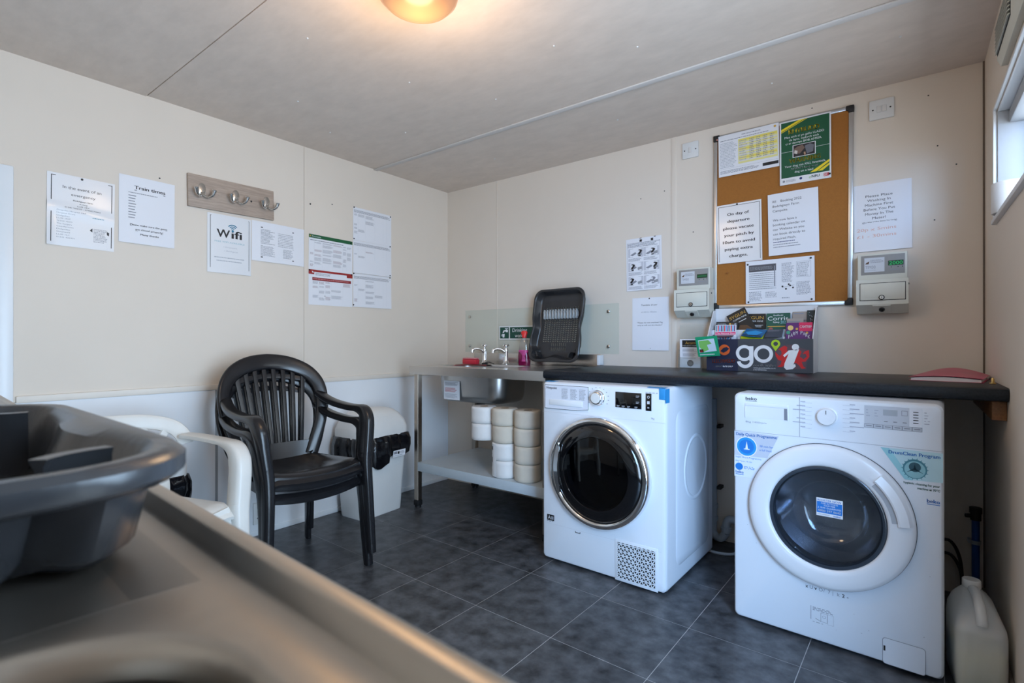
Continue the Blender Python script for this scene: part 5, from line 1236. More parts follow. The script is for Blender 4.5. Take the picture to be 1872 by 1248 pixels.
# Please Place notice
o, P = sheet('notice', 'white wash instructions notice taped above the right-hand meter', 'notice', 'back', 2.576, 1.741, 0.208, 0.301, 0.3, paper, curl=crv, off=0.003)
for k, (t, a, b) in enumerate((('Please Place', 0.21, 0.68), ('Washing In', 0.24, 0.645), ('Machine First', 0.20, 0.69), ('Before You Put', 0.175, 0.72), ('Money In The', 0.20, 0.69), ('Meter!', 0.33, 0.56))): P.text(t, a, 0.20 + 0.066 * k, 0.036, b)
P.text('(Max Wax 6 Kilos (Item) Tea Cards)', 0.15, 0.575, 0.014, 0.75, bold=True); P.rect(0.15, 0.58, 0.75, 0.584, 'ink')
P.text('20p x 5mins', 0.05, 0.70, 0.045, 0.74, col=(226, 176, 160), slope=0.02); P.text('£1 - 30mins', 0.05, 0.80, 0.045, 0.74, col=(226, 176, 160), slope=0.02)
P.finish()

# ================================================================== NOTICEBOARD
nb = empty('noticeboard', (1.956, -0.0008, 1.208), (Euler(WALLROT['back']).to_matrix() @ Matrix.Rotation(R(-0.35), 3, 'Z')).to_euler(), 'large cork noticeboard with silver frame and black corners', 'noticeboard')
BW, BH = 0.616, 0.905
MB().box(0.012, BW - 0.012, 0.012, BH - 0.012, 0.0, 0.010).build('cork_panel', cork, nb, smooth=0)
for nm, b in (('l', (0, 0.020, 0.03, BH - 0.03)), ('r', (BW - 0.020, BW, 0.03, BH - 0.03)), ('t', (0.03, BW - 0.03, BH - 0.020, BH)), ('b', (0.03, BW - 0.03, 0, 0.020))):
    MB().bbox(b[0], b[1], b[2], b[3], 0.0, 0.016, 0.004).build('frame_rail', alu, nb)
for cx in (0, 1):
    for cy in (0, 1):
        x0 = 0 - 0.001 if not cx else BW - 0.030; x1 = 0.030 if not cx else BW + 0.001; y0 = -0.001 if not cy else BH - 0.030; y1 = 0.030 if not cy else BH + 0.001
        g = MB(); poly = [(x0, y0), (x1, y0), (x1, y1), (x0, y1)]
        ix = x1 - 0.008 if not cx else x0 + 0.008; iy = y1 - 0.008 if not cy else y0 + 0.008
        g.bbox(x0, x1, y0 if not cy else y1 - 0.0225, y0 + 0.0225 if not cy else y1, 0.0, 0.0185, 0.003)
        g.bbox(x0 if not cx else x1 - 0.0225, x0 + 0.0225 if not cx else x1, y0, y1, 0.0002, 0.0183, 0.003)
        g.build('corner_cap', blackm, nb)
BO = 0.0172
o, P = sheet('notice', 'landscape white sheet with yellow table, top left of the noticeboard', 'notice', 'back', 1.987, 2.104, 0.284, 0.213, 0.6, paper, off=BO + 0.0022)
P.para(0.40, 0.05, 0.75, 0.09, 1, 'soft'); P.para(0.03, 0.12, 0.95, 0.15, 1, 'soft'); P.para(0.03, 0.18, 0.32, 0.80, 12, 'faint'); P.rect(0.34, 0.17, 0.98, 0.76, (234, 226, 150))
for j in range(8): P.rect(0.35, 0.19 + 0.07 * j, 0.97, 0.225 + 0.07 * j, (225, 222, 214) if j % 3 else (238, 218, 90), 2)
for i in range(4): P.para(0.53 + 0.11 * i, 0.2, 0.61 + 0.11 * i, 0.70, 9, 'soft', lvl=3)
P.para(0.36, 0.2, 0.5, 0.70, 7, 'faint', lvl=3); P.rect(0.74, 0.86, 0.99, 0.93, 'ink'); P.para(0.03, 0.86, 0.70, 0.94, 2, 'soft'); P.disc(0.94, 0.06, 0.02, 'gold'); P.rect(0.02, 0.82, 0.99, 0.823, 'soft')
P.finish(); pin(o, -0.006, -0.015, mat=M('pale_pin', (0.6, 0.25, 0.2), 0.4, noise=(9, 0.05)))
o, P = sheet('notice', 'green RHYBUDD WARNING dog poster on the noticeboard', 'poster', 'back', 2.275, 2.102, 0.214, 0.306, 0.2, paper_lam, off=BO + 0.0012)
P.rect(0.03, 0.02, 0.97, 0.895, (10, 84, 52))
P.poly([(0.03, 0.12), (0.38, 0.02), (0.50, 0.02), (0.03, 0.155)], 'yellow', 2); P.poly([(0.03, 0.165), (0.53, 0.02), (0.56, 0.02), (0.03, 0.175)], 'yellow', 2)
P.poly([(0.97, 0.715), (0.60, 0.87), (0.72, 0.87), (0.97, 0.75)], 'yellow', 2); P.poly([(0.97, 0.77), (0.74, 0.87), (0.84, 0.87), (0.97, 0.80)], 'yellow', 2)
P.text('RHYBUDD', 0.18, 0.215, 0.070, 0.78, col='yellow', bold=True, lvl=3)
P.text('Mae eich ci yn gallu LLADD', 0.10, 0.275, 0.032, 0.87, col='white', lvl=3); P.text('da byw, cadwch eich', 0.19, 0.325, 0.032, 0.77, col='white', lvl=3); P.text('ci ar dennyn BOB AMSER.', 0.12, 0.375, 0.032, 0.83, col='white', lvl=3)
P.rect(0.03, 0.485, 0.97, 0.489, 'white', 2); P.rect(0.26, 0.40, 0.71, 0.595, 'white', 3); P.rect(0.275, 0.407, 0.695, 0.587, (38, 34, 36), 4)
P.poly([(0.29, 0.46), (0.36, 0.43), (0.46, 0.42), (0.50, 0.47), (0.40, 0.55), (0.31, 0.53)], (120, 96, 84), 5); P.poly([(0.50, 0.44), (0.60, 0.42), (0.68, 0.45), (0.66, 0.55), (0.54, 0.57)], (110, 112, 120), 5); P.poly([(0.30, 0.48), (0.36, 0.50), (0.35, 0.55), (0.29, 0.53)], (214, 206, 200), 6); P.poly([(0.48, 0.54), (0.51, 0.53), (0.52, 0.58), (0.49, 0.58)], (190, 150, 120), 6)
P.text('WARNING', 0.19, 0.675, 0.068, 0.80, col='yellow', bold=True, lvl=3)
P.text('Your dog can KILL livestock,', 0.10, 0.735, 0.032, 0.90, col='white', lvl=3); P.text('ALWAYS keep your', 0.22, 0.785, 0.032, 0.75, col='white', bold=True, lvl=3); P.text('dog on a lead', 0.30, 0.835, 0.032, 0.66, col='white', lvl=3)
P.disc(0.08, 0.945, 0.025, 'soft', 1); P.para(0.12, 0.925, 0.32, 0.965, 2, 'soft'); P.disc(0.42, 0.935, 0.028, 'navy'); P.text('NFU', 0.63, 0.955, 0.040, 0.78, col='green', bold=True); P.disc(0.60, 0.945, 0.022, (110, 170, 60), r_in=0.014); P.rect(0.86, 0.915, 0.96, 0.965, (196, 60, 70)); P.para(0.87, 0.92, 0.95, 0.96, 2, 'white', lvl=2)
P.finish(); pin(o, 0.208, -0.288)
o, P = sheet('notice', 'black-bordered notice about vacating the pitch by 10am', 'notice', 'back', 1.978, 1.744, 0.214, 0.303, 0.9, paper_lam, off=BO)
P.frame(0.035, 0.03, 0.965, 0.97, 0.010, 'ink', sides='lrt')
for k, (t, a, b) in enumerate((('On day of', 0.24, 0.73), ('departure', 0.24, 0.74), ('please vacate', 0.14, 0.83), ('your pitch by', 0.16, 0.83), ('10am to avoid', 0.13, 0.85), ('paying extra', 0.17, 0.80), ('charges.', 0.27, 0.69))): P.text(t, a, 0.195 + 0.118 * k, 0.046, b, bold=True)
P.finish(); pin(o, 0.1, -0.006)
o, P = sheet('notice', 'white booking 2022 notice in the middle of the noticeboard', 'notice', 'back', 2.221, 1.760, 0.216, 0.302, 1.0, paper, off=BO, curl=crv)
for k, (t, a, b) in enumerate((('RE    Booking 2022', 0.10, 0.68), ('Bwlchgwyn Farm', 0.10, 0.63), ('Campsite.', 0.10, 0.41), ('', 0, 0), ('We now have a', 0.10, 0.58), ('booking calendar on', 0.10, 0.74), ('our Website so you', 0.10, 0.72), ('can book directly to', 0.10, 0.74), ('required Pitch.', 0.10, 0.56))):
    if t: P.text(t, a, 0.145 + 0.0755 * k, 0.036, b)
P.para(0.10, 0.775, 0.66, 0.80, 1, 'navy'); P.para(0.10, 0.815, 0.66, 0.84, 1, 'soft'); P.para(0.10, 0.855, 0.66, 0.88, 1, 'soft')
P.finish()
o, P = sheet('notice', 'landscape pinned sheet at the bottom of the noticeboard', 'notice', 'back', 2.119, 1.441, 0.303, 0.213, 0.4, paper, off=BO)
P.rect(0.05, 0.10, 0.46, 0.26, (84, 84, 90)); P.para(0.07, 0.14, 0.44, 0.22, 2, 'grey', lvl=2)
for j in range(9): P.rect(0.05, 0.29 + 0.045 * j, 0.46, 0.315 + 0.045 * j, 'pale'); P.para(0.06, 0.29 + 0.045 * j, 0.45, 0.315 + 0.045 * j, 1, 'grey', lvl=2)
P.rect(0.43, 0.15, 0.445, 0.62, 'soft', 3); P.para(0.05, 0.72, 0.25, 0.95, 6, 'soft'); P.para(0.30, 0.74, 0.48, 0.88, 4, 'soft')
P.para(0.54, 0.10, 0.72, 0.55, 12, 'soft'); P.frame(0.75, 0.10, 0.95, 0.45, 0.003, 'soft'); P.para(0.76, 0.12, 0.94, 0.44, 8, 'grey'); P.para(0.75, 0.55, 0.95, 0.85, 8, 'soft')
for (x, y) in ((0.55, 0.64), (0.60, 0.70), (0.66, 0.63), (0.70, 0.68), (0.64, 0.60)): P.disc(x, y, 0.014, 'ink')
P.poly([(0.54, 0.66), (0.72, 0.62), (0.72, 0.625), (0.54, 0.665)], 'soft'); P.para(0.54, 0.88, 0.66, 0.92, 1, 'soft')
P.finish()
for x, y in ((0.010, -0.016), (0.288, -0.010), (0.012, -0.205), (0.290, -0.205)): pin(o, x, y)
e = empty('drawing_pin', (2.031, -BO, 1.392), WALLROT['back'], 'lone pin in the cork beside the bottom noticeboard sheet', 'drawing pin'); pin(e, 0, 0, 0, mat=M('cork_pin', (0.35, 0.13, 0.03), 0.5, noise=(9, 0.05)))

# ================================================================== LEAFLETS ON THE WORKTOP
CZ = CT + 0.0006
gb = empty('leaflet_box', (1.972, -0.170, CZ), label='printed cardboard leaflet box reading go north wales on the worktop', cat='display box')
GW = 0.464; t_ = 0.004
card = M('white_card', (0.74, 0.74, 0.76), 0.6, noise=(6, 0.02)); slate = M('slate_card', (0.055, 0.062, 0.075), 0.4, noise=(6, 0.05)); navy_c = M('navy_card', (0.012, 0.018, 0.05), 0.4, noise=(6, 0.05))
g = MB(); g.box(0.148, GW, 0, t_, 0.0, 0.154); g.build('front_panel', slate, gb, smooth=0)
g = MB(); g.box(0.0, 0.1478, 0, t_, 0.0, 0.154); g.build('front_panel', navy_c, gb, smooth=0)
MB().box(0.0, GW, 0.150, 0.154, 0.0, 0.312).build('back_panel', card, gb, smooth=0)
MB().box(0.0, GW, t_, 0.150, 0.0, 0.004).build('bottom_panel', card, gb, smooth=0)
for x in (0.0, GW - t_):
    MB().loft([[(xx, 0.0045, 0.004), (xx, 0.149, 0.004), (xx, 0.149, 0.305), (xx, 0.110, 0.300), (xx, 0.0045, 0.160)] for xx in (x, x + t_)]).build('side_panel', card, gb, smooth=0)
MB().box(0.005, GW - 0.005, 0.070, 0.073, 0.0045, 0.200).build('divider', card, gb, smooth=0)
for x in (0.15, 0.342): MB().box(x, x + 0.003, 0.006, 0.069, 0.0045, 0.165).build('divider', card, gb, smooth=0)
P = Print(gb, GW, 0.154, (0, 0, 0.154), (1, 0, 0), (0, 0, 1))
fx1 = lambda x: (x - 388) / (1598 - 388)       # crop pixels to fractions
fy1 = lambda y: (y - 498) / (872 - 498)
# the white word
P.disc(fx1(850), fy1(660), 100 / 1210, 'white', 2, 32, 62 / 1210)
P.rect(fx1(905), fy1(580), fx1(955), fy1(745), 'white', 3); P.disc(fx1(858), fy1(745), 97 / 1210, 'white', 2, 20, 55 / 1210, 190, 362)
P.disc(fx1(1068), fy1(668), 108 / 1210, 'white', 2, 32, 68 / 1210)
P.text('north wales', fx1(955), fy1(808), 0.072, fx1(1203), col='white', bold=True, lvl=2); P.text('www.gonorthwales.co.uk', fx1(955), fy1(834), 0.038, fx1(1205), col='white', lvl=2); P.text('& VISIT SNOWDONIA', fx1(955), fy1(856), 0.030, fx1(1105), col='white', lvl=2)
P.disc(fx1(1204), fy1(552), 50 / 1210, 'lime', 3, 24, 25 / 1210); P.poly([(fx1(1157), fy1(568)), (fx1(1180), fy1(585)), (fx1(1228), fy1(585)), (fx1(1251), fy1(568)), (fx1(1202), fy1(635))], 'lime', 2)
# red dragon silhouette and the slanted i
glow = [(1195, 650), (1240, 600), (1300, 565), (1400, 560), (1480, 600), (1560, 620), (1565, 700), (1530, 760), (1530, 830), (1440, 830), (1300, 820), (1215, 815), (1220, 740)]
P.poly([(fx1(x), fy1(y)) for x, y in glow], (96, 70, 78), 2)
drg = [(1235, 615), (1270, 590), (1300, 572), (1330, 590), (1325, 620), (1345, 650), (1400, 640), (1440, 600), (1480, 640), (1460, 690), (1500, 720), (1535, 690), (1520, 660), (1490, 665), (1510, 635), (1555, 620), (1560, 690), (1520, 745), (1480, 750), (1500, 800), (1525, 815), (1480, 825), (1455, 790), (1420, 760), (1370, 770), (1340, 760), (1300, 790), (1270, 812), (1225, 808), (1260, 780), (1270, 740), (1235, 735), (1205, 690), (1198, 640), (1225, 670), (1250, 690), (1270, 660), (1265, 630)]
P.poly([(fx1(x), fy1(y)) for x, y in drg], (206, 28, 30), 4)
P.poly([(fx1(x), fy1(y)) for x, y in ((1345, 625), (1455, 612), (1395, 780), (1412, 775), (1420, 800), (1385, 832), (1320, 840), (1295, 815), (1300, 770), (1345, 660), (1300, 700), (1285, 680))], 'white', 6)
P.disc(fx1(1416), fy1(588), 38 / 1210, 'white', 6, 20)
P.disc(fx1(610), fy1(625), 68 / 1210, 'orange', 2, 28); P.poly([(fx1(560), fy1(640)), (fx1(600), fy1(600)), (fx1(640), fy1(590)), (fx1(670), fy1(610)), (fx1(640), fy1(640)), (fx1(600), fy1(660))], (20, 28, 60), 3)
P.text('LLECHWEDD', fx1(462), fy1(783), 0.120, fx1(738), col='orange', bold=True, lvl=2, slope=0.03); P.text('#MWLAE', fx1(500), fy1(832), 0.045, fx1(580), col='white', bold=True, lvl=2); P.para(fx1(592), fy1(812), fx1(720), fy1(830), 2, 'white', lvl=2)
P.finish()
def leaflet(label, x, y, z, w, h, col, pitch=12, roll_=0.0, yaw=0.0, thick=0.0035):
    """stands in the box: local x right, local y up, local z out"""
    e = MB().bbox(0, w, 0, h, -thick, 0, 0.0006, 1).build('leaflet', ink(col), None, smooth=0)
    m_ = Matrix.Rotation(R(yaw), 3, 'Z') @ Matrix.Rotation(R(90 - pitch), 3, 'X') @ Matrix.Rotation(R(roll_), 3, 'Z')
    e.rotation_euler = m_.to_euler(); e.location = (1.972 + x, -0.170 + y, CZ + z)
    tag(e, label, 'leaflet', 'leaflets in the display box')
    return e, Print(e, w, h, (0, h, 0))
BL = (26, 22, 20)
e, P = leaflet('tilted black SYGUN leaflet at the top left of the leaflet box', 0.141, 0.092, 0.130, 0.096, 0.160, BL, 6, 28)
P.text('SYGUN', 0.08, 0.18, 0.095, 0.92, col='gold'); P.text('COPPER MINE', 0.18, 0.27, 0.045, 0.90, col='white'); P.para(0.4, 0.33, 0.9, 0.37, 1, 'white'); P.poly([(0.1, 0.6), (0.4, 0.45), (0.7, 0.55), (0.9, 0.8), (0.3, 0.9)], 'brown'); P.finish()
e, P = leaflet('upright black SYGUN leaflet behind the yellow one', 0.138, 0.128, 0.098, 0.100, 0.185, BL, 5, -1)
P.text('SYGUN', 0.05, 0.15, 0.085, 0.92, col='gold'); P.text('COPPER MINE', 0.14, 0.225, 0.040, 0.90, col='white'); P.para(0.45, 0.30, 0.92, 0.37, 2, 'white'); P.disc(0.3, 0.36, 0.2, 'brown', 1, 20); P.poly([(0.18, 0.32), (0.32, 0.28), (0.42, 0.36), (0.36, 0.46), (0.2, 0.44)], 'orange', 2); P.finish()
e, P = leaflet('dark leaflet with book spines behind the striped one', 0.020, 0.080, 0.108, 0.105, 0.135, (30, 34, 36), 6, 0)
P.para(0.06, 0.06, 0.5, 0.13, 2, 'pale'); P.text('to', 0.28, 0.36, 0.10, col='white')
for k, c in enumerate(('gold', 'brown', 'soft')): P.rect(0.60 + 0.12 * k, 0.05, 0.69 + 0.12 * k, 0.5, c)
P.finish()
e, P = leaflet('white leaflet with pink and teal stripes in the box front', 0.026, 0.034, 0.078, 0.100, 0.150, (225, 225, 232), 10, 0)
for k in range(12): P.rect(0.04 + 0.078 * k, 0.02, 0.09 + 0.078 * k, 0.22, ('teal', 'pinkred', 'cyan', 'purple')[k % 4])
P.rect(0.02, 0.24, 0.98, 0.33, (220, 40, 110)); P.text('The National Slate', 0.06, 0.31, 0.05, 0.94, col='white', lvl=2)
for k in range(9):
    a0, a1 = R(20 + 16 * k), R(27 + 16 * k); P.poly([(0.5 + 0.22 * math.cos(a0), 0.75 - 0.15 * math.sin(a0)), (0.5 + 0.5 * math.cos(a0), 0.75 - 0.36 * math.sin(a0)), (0.5 + 0.5 * math.cos(a1), 0.75 - 0.36 * math.sin(a1)), (0.5 + 0.22 * math.cos(a1), 0.75 - 0.15 * math.sin(a1))], ('blue', 'pinkred', 'purple')[k % 3])
P.text('Pods', 0.3, 0.75, 0.10, 0.7, col='blue'); P.finish()
e, P = leaflet('yellow leaflet leaning in the middle of the box', 0.156, 0.0085, 0.158, 0.100, 0.070, (190, 200, 30), 56, -2)
P.disc(0.5, 0.5, 0.35, (120, 160, 40), 1); P.para(0.2, 0.4, 0.8, 0.6, 2, 'green', lvl=2); P.finish()
e, P = leaflet('blue leaflet lying on top of the yellow one', 0.160, 0.0075, 0.172, 0.096, 0.070, (24, 96, 150), 60, -10)
P.poly([(0.1, 0.5), (0.5, 0.2), (0.9, 0.4), (0.7, 0.8), (0.3, 0.85)], 'cyan'); P.rect(0.05, 0.86, 0.95, 0.97, 'ink'); P.finish()
e, P = leaflet('green Corris railway leaflet in the middle of the box', 0.248, 0.112, 0.106, 0.104, 0.175, (14, 84, 66), 6, 0)
P.text('Corris', 0.06, 0.20, 0.11, 0.92, col='white'); P.text('Rheilffordd', 0.30, 0.08, 0.04, 0.70, col='white'); P.text('Railway', 0.30, 0.275, 0.05, 0.56, col='white'); P.text('2021', 0.60, 0.29, 0.075, 0.88, col='aqua'); P.rect(0.06, 0.36, 0.8, 0.38, 'gold'); P.disc(0.2, 0.46, 0.1, (170, 90, 90)); P.para(0.4, 0.44, 0.9, 0.48, 1, 'white'); P.finish()
e, P = leaflet('grey slate leaflet lying in the front of the box', 0.262, 0.0105, 0.163, 0.074, 0.066, (62, 68, 82), 56, 2)
P.para(0.1, 0.1, 0.9, 0.3, 2, 'soft'); P.finish()
e, P = leaflet('beige leaflet behind, upper of the two at the right of the box', 0.361, 0.128, 0.150, 0.066, 0.135, (160, 148, 140), 5, 0)
P.text("king's brothers", 0.06, 0.34, 0.07, 0.9, col='ink'); P.rect(0.05, 0.05, 0.7, 0.09, 'soft'); P.finish()
e, P = leaflet('beige leaflet in front, lower of the two at the right of the box', 0.340, 0.104, 0.122, 0.070, 0.130, (168, 156, 148), 5, 0)
P.text("king's brothers", 0.06, 0.40, 0.08, 0.9, col='ink'); P.rect(0.05, 0.1, 0.8, 0.14, 'soft'); P.finish()
e, P = leaflet('dark leafy leaflet at the right end of the box', 0.419, 0.118, 0.118, 0.034, 0.172, (30, 40, 40), 5, -1)
rr_ = random.Random(2)
for k in range(26): x, y = rr_.uniform(0.05, 0.85), rr_.uniform(0.03, 0.75); P.poly([(x, y), (x + 0.1, y + 0.01), (x + 0.06, y + 0.035)], ('pale', (90, 130, 110), 'grey')[k % 3])
P.finish()
e, P = leaflet('purple farm park leaflet at the right front of the box', 0.3475, 0.030, 0.096, 0.108, 0.135, (92, 28, 104), 8, 0)
P.rect(0.50, 0.0, 1.0, 0.30, (214, 30, 84)); P.text('CANTREF', 0.53, 0.19, 0.09, 0.97, col='white', bold=True, lvl=2); P.disc(0.18, 0.18, 0.11, (230, 196, 120)); P.disc(0.10, 0.34, 0.08, (60, 150, 120)); P.disc(0.42, 0.22, 0.05, 'gold'); P.disc(0.80, 0.36, 0.05, 'gold')
for k, ch_ in enumerate('FARM PARK'):
    u = k / 8; P.text(ch_, 0.10 + 0.74 * u, 0.62 - 0.22 * math.sin(PI * (0.1 + 0.8 * u)), 0.12, 0.18 + 0.74 * u if ch_ != ' ' else None, col='white', bold=True, lvl=3) if ch_ != ' ' else None
P.disc(0.5, 0.95, 0.36, (60, 70, 80), 2); P.disc(0.5, 0.80, 0.10, 'gold', 3); P.disc(0.08, 0.75, 0.10, 'gold', 2); P.finish()
# green map leaflet hanging over the front left corner, on a dark leaflet
e, P = leaflet('dark red leaflet under the green map, over the left box edge', 0.018, 0.012, 0.166, 0.100, 0.050, (74, 50, 62), 78, 4)
P.finish()
e, P = leaflet('green map leaflet hanging over the front left of the box', -0.026, -0.046, 0.066, 0.108, 0.100, (22, 158, 110), -14, 4, -6, 0.005)
P.poly([(0.12, 0.16), (0.86, 0.12), (0.90, 0.74), (0.10, 0.80)], (206, 224, 236)); P.poly([(0.14, 0.2), (0.6, 0.18), (0.72, 0.36), (0.5, 0.42), (0.55, 0.66), (0.3, 0.76), (0.14, 0.5)], (130, 196, 100), 2); P.rect(0.12, 0.62, 0.30, 0.78, (50, 40, 36), 3); P.disc(0.2, 0.72, 0.05, 'red', 4); P.para(0.1, 0.86, 0.9, 0.93, 1, 'white'); P.finish()
# acrylic holder and its leaflet
ah = empty('leaflet_holder', (1.796, -0.082, CZ), label='clear acrylic leaflet holder below the small coin meter', cat='holder')
g = MB(); g.bbox(0, 0.124, 0.030, 0.033, 0, 0.232, 0.0006, 1); g.bbox(0, 0.124, 0.0, 0.003, 0, 0.060, 0.0006, 1); g.box(0, 0.124, 0.003, 0.030, 0, 0.003); g.box(0, 0.003, 0.003, 0.030, 0.003, 0.10); g.box(0.121, 0.124, 0.003, 0.030, 0.003, 0.10)
g.build('acrylic_shell', acrylic, ah, smooth=0)
bk = MB().bbox(0, 0.108, 0, 0.150, -0.012, 0, 0.0008, 1).build('booklet', paper, None, smooth=0); bk.location = (1.802, -0.082 + 0.010, CZ + 0.0045); bk.rotation_euler = (R(90), 0, 0)
tag(bk, 'white and black booklet standing in the acrylic holder', 'leaflet')
P = Print(bk, 0.108, 0.150, (0, 0.150, 0)); P.rect(0.12, 0.03, 0.90, 0.28, 'black'); P.text('Acorn', 0.28, 0.17, 0.09, 0.76, col='gold', lvl=2); P.text('HOLIDAY PARK', 0.16, 0.245, 0.035, 0.86, col='pale', lvl=2)
P.para(0.14, 0.33, 0.88, 0.44, 3, 'soft'); P.frame(0.14, 0.47, 0.88, 0.62, 0.004, 'soft'); P.para(0.16, 0.49, 0.86, 0.61, 3, 'soft'); P.para(0.16, 0.65, 0.86, 0.68, 1, 'soft'); P.disc(0.52, 0.84, 0.16, (70, 66, 66)); P.disc(0.54, 0.87, 0.09, (110, 104, 100), 2); P.finish()
# pink folder
pf_ = empty('folder', (2.898, -0.275, CZ), (0, 0, R(-8)), 'pink plastic folder of papers on the worktop by the right wall', 'folder')
def sheetstack(x0, x1, y0, y1, z0, z1, bul):
    m = MB(); n = 12; rg = []
    for k, z in enumerate((z0, z1)):
        pass
    top = [[(x0 + (x1 - x0) * i / n, y0 + (y1 - y0) * j / n, z1 + bul * math.sin(PI * i / n) * (0.25 + 0.75 * (j / n) ** 1.2)) for j in range(n + 1)] for i in range(n + 1)]
    vs = [p for r_ in top for p in r_] + [(p[0], p[1], z0) for r_ in top for p in r_]; N1 = (n + 1) ** 2; fs = []
    for i in range(n):
        for j in range(n): a = i * (n + 1) + j; q = (a, a + n + 1, a + n + 2, a + 1); fs += [q, tuple(N1 + v for v in reversed(q))]
    for i in range(n):
        for j in (0, n): a = i * (n + 1) + j; b = a + n + 1; fs.append((a, b, N1 + b, N1 + a))
        for j in (0, n): a = j * (n + 1) + i; b = a + 1; fs.append((a, b, N1 + b, N1 + a))
    return m.add(vs, fs)
sheetstack(-0.098, 0.094, -0.150, 0.140, 0.001, 0.010, 0.022).build('paper_stack', paper, pf_, smooth=40)
m = sheetstack(-0.104, 0.100, -0.155, 0.150, 0.0125, 0.0135, 0.0250); m.v = [(x, y, z) if i < 169 else (x, y, z) for i, (x, y, z) in enumerate(m.v)]
# cover follows the bulge on both faces
n1 = 169
m.v = m.v[:n1] + [(x, y, z - 0.0012) for x, y, z in m.v[:n1]]
m.build('folder_cover', M('pink_folder', (0.52, 0.03, 0.12), 0.3, noise=(7, 0.1)), pf_, smooth=40)
MB().box(-0.104, 0.100, -0.155, 0.150, 0.0, 0.0009).build('folder_back', MATS['pink_folder'], pf_, smooth=0)
bc = MB(); bc.bbox(-0.008, 0.008, -0.006, 0.006, 0, 0.004, 0.001); bc.lathe([(0.0045, 0.004), (0.0045, 0.016), (0.003, 0.020), (0.0001, 0.021)], 12, cap1=True)
bco = bc.build('brass_catch', brass); bco.location = (2.996, -0.465, CZ); tag(bco, 'tiny brass catch at the right end of the worktop', 'catch')

# ================================================================== UNDER THE WORKTOP
wp = empty('waste_pipe', (1.968, -0.048, 0), label='grey plastic waste pipe between the two machines', cat='pipe')
g = MB(); g.cyl((0, 0, 0.11), (0, 0, 0.742), 0.0195, n=18); g.tube(spline([(0, 0, 0.11), (0, -0.005, 0.06), (0.02, -0.012, 0.035), (0.05, -0.02, 0.04), (0.07, -0.024, 0.07)], 5), 0.0195, 14); g.tube(spline([(0.07, -0.024, 0.07), (0.072, -0.024, 0.115), (0.090, -0.026, 0.142), (0.13, -0.03, 0.142)], 5), 0.0195, 14); g.build('pipe', pipe_grey, wp, smooth=50)
for z, r_ in ((0.60, 0.0215), (0.285, 0.0215), (0.19, 0.024), (0.125, 0.024)): g = MB(); g.cyl((0, 0, z - 0.010), (0, 0, z + 0.010), r_, n=18); g.build('pipe_collar', pipe_grey, wp, smooth=40)
g = MB(); g.cyl((0.071, -0.024, 0.082), (0.071, -0.024, 0.100), 0.026, n=18); g.build('pipe_collar', pipe_grey, wp, smooth=40)
for z in (0.60, 0.285): g = MB(); g.bbox(0.018, 0.040, -0.008, 0.047, z - 0.008, z + 0.008, 0.002); g.build('pipe_clip', rubber, wp)
hs = empty('drain_hose', (1.975, -0.10, 0), label='thin pale hose on the floor between the machines', cat='hose')
g = MB(); g.tube(spline([(-0.01, -0.05, 0.03), (0.01, -0.09, 0.010), (0.06, -0.10, 0.008), (0.12, -0.08, 0.010), (0.15, -0.04, 0.02)], 6), 0.007, 8); g.build('hose_tube', pipe_grey, hs)
bp_ = empty('water_pipe', (2.986, -0.032, 0), label='blue water pipe with black tap in the right corner', cat='pipe')
g = MB(); g.cyl((0, 0, 0.0), (0, 0, 0.325), 0.0125, n=16); g.build('pipe', blue_pipe, bp_, smooth=50)
g = MB(); g.cyl((0, 0, 0.322), (0, 0, 0.350), 0.017, n=14); g.cyl((0, 0, 0.350), (0, 0, 0.372), 0.020, n=14); g.cyl((0, -0.002, 0.338), (-0.032, -0.012, 0.338), 0.008, n=10); g.build('stop_tap', rubber, bp_, smooth=40)
g = MB(); g.cyl((0, 0, 0.226), (0, 0, 0.240), 0.017, n=16); g.bbox(-0.024, -0.012, -0.006, 0.030, 0.226, 0.240, 0.002); g.build('pipe_clip', pipe_grey, bp_, smooth=40)
hs = empty('inlet_hose', (2.90, -0.05, 0), label='dark looped hoses beside the blue pipe', cat='hose')
for k in range(2):
    g = MB(); g.tube(spline([(-0.06, -0.03, 0.16 + 0.05 * k), (0.0, -0.02 - 0.02 * k, 0.18 + 0.06 * k), (0.035, -0.03, 0.13 + 0.04 * k), (0.04, -0.04, 0.05), (0.02, -0.06, 0.01)], 6), 0.006, 8); g.build('hose_tube', rubber, hs)
# jerry can
jc = empty('jerry_can', (2.936, -0.680, 0), (0, 0, R(96)), 'translucent white jerry can half full beside the washing machine', 'container')
# local x: long side (front to back), local y: width
sec = lambda l, w, z, r=0.028, ox=0.0: [(x + ox, y, z) for x, y in rrect(l, w, r, 5)]
prof = [sec(0.168, 0.112, 0.0, 0.02), sec(0.178, 0.120, 0.006, 0.026), sec(0.180, 0.122, 0.05), sec(0.180, 0.122, 0.17)]
g = MB()
rings = prof[:]
def tilt_ring(l, w, z, r, ox, tl): return [(x, y, zz + (x - ox) * tl) for (x, y, zz) in sec(l, w, z, r, ox)]
rings += [tilt_ring(0.176, 0.118, 0.195, 0.030, 0.0, 0.12), tilt_ring(0.150, 0.098, 0.222, 0.032, 0.008, 0.22), tilt_ring(0.108, 0.070, 0.243, 0.030, 0.022, 0.24), tilt_ring(0.062, 0.050, 0.256, 0.022, 0.045, 0.10), [(0.052 + 0.020 * c, 0.020 * d, 0.264) for c, d in [(math.cos(2 * PI * i / 24 + PI / 4 - PI / 4), math.sin(2 * PI * i / 24)) for i in range(24)]]]
g.loft(rings, True, True); g.build('can_body', can_m, jc, smooth=50)
